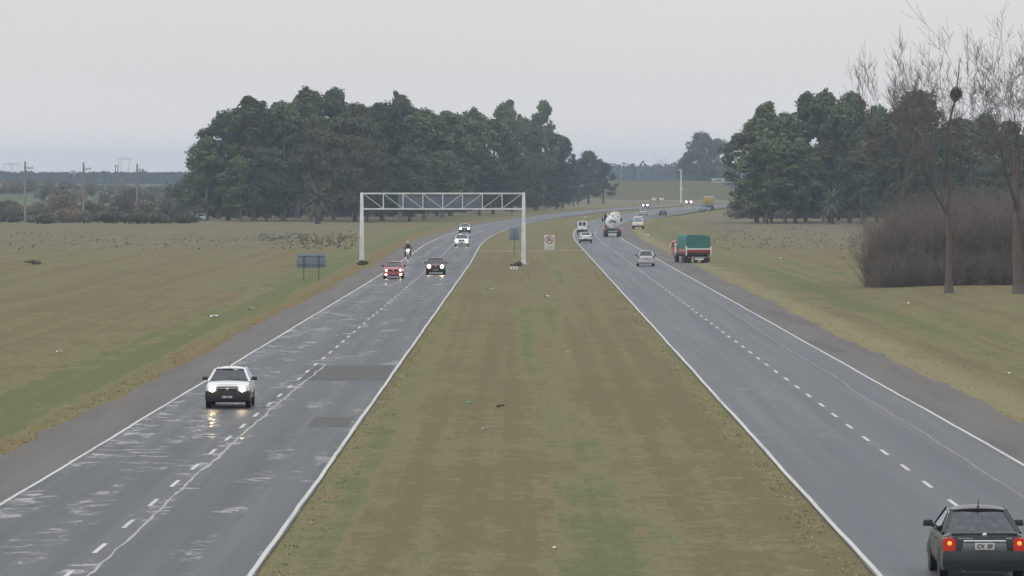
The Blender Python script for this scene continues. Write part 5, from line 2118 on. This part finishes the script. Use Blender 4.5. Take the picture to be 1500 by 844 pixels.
# ------------------------------------------------------------------ motorcycle and rider
mo = empty("motorcycle", (-10.9, 519, .03), math.pi + heading(519, cL))
tag(mo, "motorcycle with a lit headlamp and black leg guards riding on the left edge line", "motorcycle")
for y in (.68, -.66):
    b = MB()
    b.lathe([(.20, -.045), (.28, -.055), (.305, -.03), (.305, .03), (.28, .055), (.20, .045)], (0, y, .305), 'X', 20)
    t = b.build("wheel", M["tyre"], mo, smooth=True)
    b = MB()
    b.lathe([(.205, -.02), (.205, .02), (.03, .05), (.03, -.05)], (0, y, .305), 'X', 14)
    b.build("rim", M["rim"], t, smooth=True)
b = MB()
b.tube([(-.09, .68, .31), (-.09, .45, .95)], .028, 6)
b.tube([(.09, .68, .31), (.09, .45, .95)], .028, 6)
b.build("fork", M["chrome"], mo, smooth=True)
b = MB()
b.ellipsoid((0, .12, .80), (.15, .30, .14), 12, 8)
b.build("fuel_tank", M["p_maroon"], mo, smooth=True)
b = MB()
b.box(0, .05, .45, .28, .42, .34)
b.build("engine", M["dark_trim"], mo, bevel=.04)
b = MB()
b.box(0, -.40, .80, .24, .72, .10)
b.build("saddle", M["black_plastic"], mo, bevel=.04)
b = MB()
b.tube([(-.36, .28, 1.04), (-.18, .42, 1.0), (0, .45, .98), (.18, .42, 1.0), (.36, .28, 1.04)], .018, 6)
b.build("handlebar", M["black_plastic"], mo, smooth=True)
b = MB()
b.box(0, .60, .90, .26, .10, .26)
hl = b.build("headlight", M["lamp_dim"], mo, bevel=.05)
b = MB()
b.lathe([(.12, 0), (.12, .02), (.01, .05)], (0, .655, .92), 'Y', 14)
b.build("lit_bulb", M["lamp_on"], hl, smooth=True)
b = MB()
b.loft([[(x * q, .70 + y * .34 * 1.0, .34 + .30 * math.sin(a) ** .8 + .02) for x, q in ((-.07, 1), (.07, 1))] + [(.06, .70 + y * .34, .36 + .30 * math.sin(a) ** .8), (-.06, .70 + y * .34, .36 + .30 * math.sin(a) ** .8)] for a, y in [(math.pi * (t + .6) / 7.2, math.cos(math.pi * (t + .6) / 7.2)) for t in range(7)]])
b.build("mudguard", M["p_black"], mo, smooth=True)
for s_ in (-1, 1):
    b = MB()
    b.box(s_ * .27, .30, .52, .17, .06, .46, taper=.8)
    b.build("leg_guard", M["black_plastic"], mo, bevel=.03)
    b = MB()
    b.box(s_ * .42, .36, 1.19, .11, .03, .08)
    b.bar((s_ * .32, .32, 1.04), (s_ * .40, .36, 1.17), .014)
    b.build("mirror", M["black_plastic"], mo, bevel=.015)

def skin_body(name, verts, edges, radii, m, parent, root=0):
    me = bpy.data.meshes.new(name)
    me.from_pydata(verts, edges, [])
    o = bpy.data.objects.new(name, me)
    C.objects.link(o)
    sm = o.modifiers.new("skin", 'SKIN')
    ss = o.modifiers.new("sub", 'SUBSURF')
    ss.levels = 1
    ss.render_levels = 1
    for i, q in enumerate(radii):
        me.skin_vertices[0].data[i].radius = (q, q)
        me.skin_vertices[0].data[i].use_root = (i == root)
    bpy.context.view_layer.update()
    ev = o.evaluated_get(bpy.context.evaluated_depsgraph_get())
    nm = bpy.data.meshes.new_from_object(ev)
    nm.name = name
    bpy.data.objects.remove(o)
    bpy.data.meshes.remove(me)
    nm.materials.clear()
    nm.materials.append(m)
    nm.polygons.foreach_set("use_smooth", [True] * len(nm.polygons))
    r = bpy.data.objects.new(name, nm)
    C.objects.link(r)
    if parent: r.parent = parent
    return r
rd = empty("person", (-10.9, 519, .03), math.pi + heading(519, cL))
tag(rd, "motorcycle rider in a dark jacket and pale helmet sitting on the motorcycle", "person")
V_ = [(0, -.28, .93), (0, -.25, 1.10), (0, -.18, 1.30), (0, -.12, 1.44), (0, -.08, 1.53), (0, -.05, 1.66),
      (-.19, -.13, 1.40), (-.30, .02, 1.18), (-.35, .24, 1.06), (.19, -.13, 1.40), (.30, .02, 1.18), (.35, .24, 1.06),
      (-.13, -.22, .90), (-.26, .14, .82), (-.23, .02, .42), (-.23, .16, .32), (.13, -.22, .90), (.26, .14, .82), (.23, .02, .42), (.23, .16, .32)]
E_ = [(0, 1), (1, 2), (2, 3), (3, 4), (4, 5), (3, 6), (6, 7), (7, 8), (3, 9), (9, 10), (10, 11), (0, 12), (12, 13), (13, 14), (14, 15), (0, 16), (16, 17), (17, 18), (18, 19)]
Rd = [.15, .155, .17, .12, .06, .09, .085, .062, .045, .085, .062, .045, .10, .085, .06, .05, .10, .085, .06, .05]
skin_body("body", V_, E_, Rd, M["jacket"], rd)
b = MB()
b.ellipsoid((0, -.05, 1.68), (.135, .155, .155), 16, 12)
hm = b.build("helmet", M["helmet"], rd, smooth=True)
b = MB()
secs = []
for q in range(9):
    a = R(-62 + q * 15.5)
    secs.append([(math.sin(a) * rr3, -.05 + math.cos(a) * rr3 * 1.14, z_) for rr3, z_ in ((.118, 1.62), (.137, 1.62), (.137, 1.71), (.125, 1.71))])
b.loft(secs)
b.build("visor", M["sign_black"], hm, smooth=True)
V2 = []
for s_ in (-1, 1):      # gloved hands: palm, four fingers and a thumb closed round each grip
    hv, he, hr = [(s_ * .345, .20, 1.075), (s_ * .345, .27, 1.075)], [(0, 1)], [.034, .036]
    for f in range(4):
        xo = s_ * (.345 - .033 + .022 * f)
        i0 = len(hv)
        hv += [(xo, .30, 1.075), (xo, .315, 1.035 - .004 * (f % 2)), (xo, .285, 1.012)]
        he += [(1, i0), (i0, i0 + 1), (i0 + 1, i0 + 2)]
        hr += [.011, .010, .009]
    i0 = len(hv)
    hv += [(s_ * .305, .235, 1.06), (s_ * .305, .265, 1.03)]
    he += [(0, i0), (i0, i0 + 1)]
    hr += [.013, .010]
    skin_body("hand", hv, he, hr, M["dark_trim"], rd)
skin_body("trousers", [(0, -.28, .92), (-.13, -.22, .90), (-.262, .14, .82), (-.232, .02, .46), (.13, -.22, .90), (.262, .14, .82), (.232, .02, .46)], [(0, 1), (1, 2), (2, 3), (0, 4), (4, 5), (5, 6)], [.16, .112, .096, .075, .112, .096, .075], M["trousers"], rd)

# ------------------------------------------------------------------ litter
def litter(px, py, sz, m, label, seed):
    rr_ = random.Random(seed)
    x, yy = at(px, py)
    u = x - cR(yy)
    b = MB()
    n = 4
    g, g2 = [], []
    for j in range(n + 1):
        for i in range(n + 1):
            p = Vector(((i / n - .5) * sz * 1.5 + rr_.uniform(-.1, .1) * sz, (j / n - .5) * sz * 1.6 + rr_.uniform(-.1, .1) * sz, .03 + rr_.random() * sz * .45))
            g.append(p)
            g2.append(p - Vector((0, 0, .006)))
    k_ = len(g)
    fs = []
    for j in range(n):
        for i in range(n):
            q = j * (n + 1) + i
            fs.append((q, q + 1, q + n + 2, q + n + 1))
            fs.append((k_ + q + n + 1, k_ + q + n + 2, k_ + q + 1, k_ + q))
    b.add(g + g2, fs)
    o = b.build("litter", m)
    o.location = (x, yy, ground_z(u, yy))
    tag(o, label, "litter", "bits of litter on the grass")
P_ = M["paper"]
for a in ((314, 460, .30, P_, "white scrap on the green verge left of the wet road"), (367, 452.5, .24, P_, "long white scrap on the verge farther along from the first one"), (206, 382, .26, P_, "white scrap in the middle of the left field"),
          (86, 511, .2, P_, "white scrap low on the left field"), (688, 590, .15, M["teal_litter"], "teal scrap of plastic on the median"), (733, 594, .2, M["dark_litter"], "dark scrap on the median beside the teal one"),
          (709, 627, .1, P_, "white speck on the median below the teal scrap"), (719, 424, .22, P_, "pale scrap on the left side of the median near the marker"), (801, 433, .24, P_, "pale scrap on the median below the no U-turn sign"),
          (832, 514, .12, P_, "white speck on the right half of the median"), (811.5, 798, .09, P_, "white bit of paper low on the median at the bottom of the picture"), (1333, 442, .2, P_, "white scrap on the grass below the thicket"),
          (1478, 543, .15, P_, "white scrap on the grass at the right edge"), (1145, 378, .3, P_, "white scrap on the grass right of the parked truck"), (495, 353, .5, P_, "pale scrap among the weeds left of the gantry"),
          (949, 345, .35, P_, "white scrap on the grass right of the tanker"), (1319, 418, .28, P_, "white scrap at the foot of the thicket"), (858, 318.5, .5, P_, "pale scrap on the far median behind the van")):
    litter(a[0], a[1], a[2], a[3], a[4], int(a[0]))
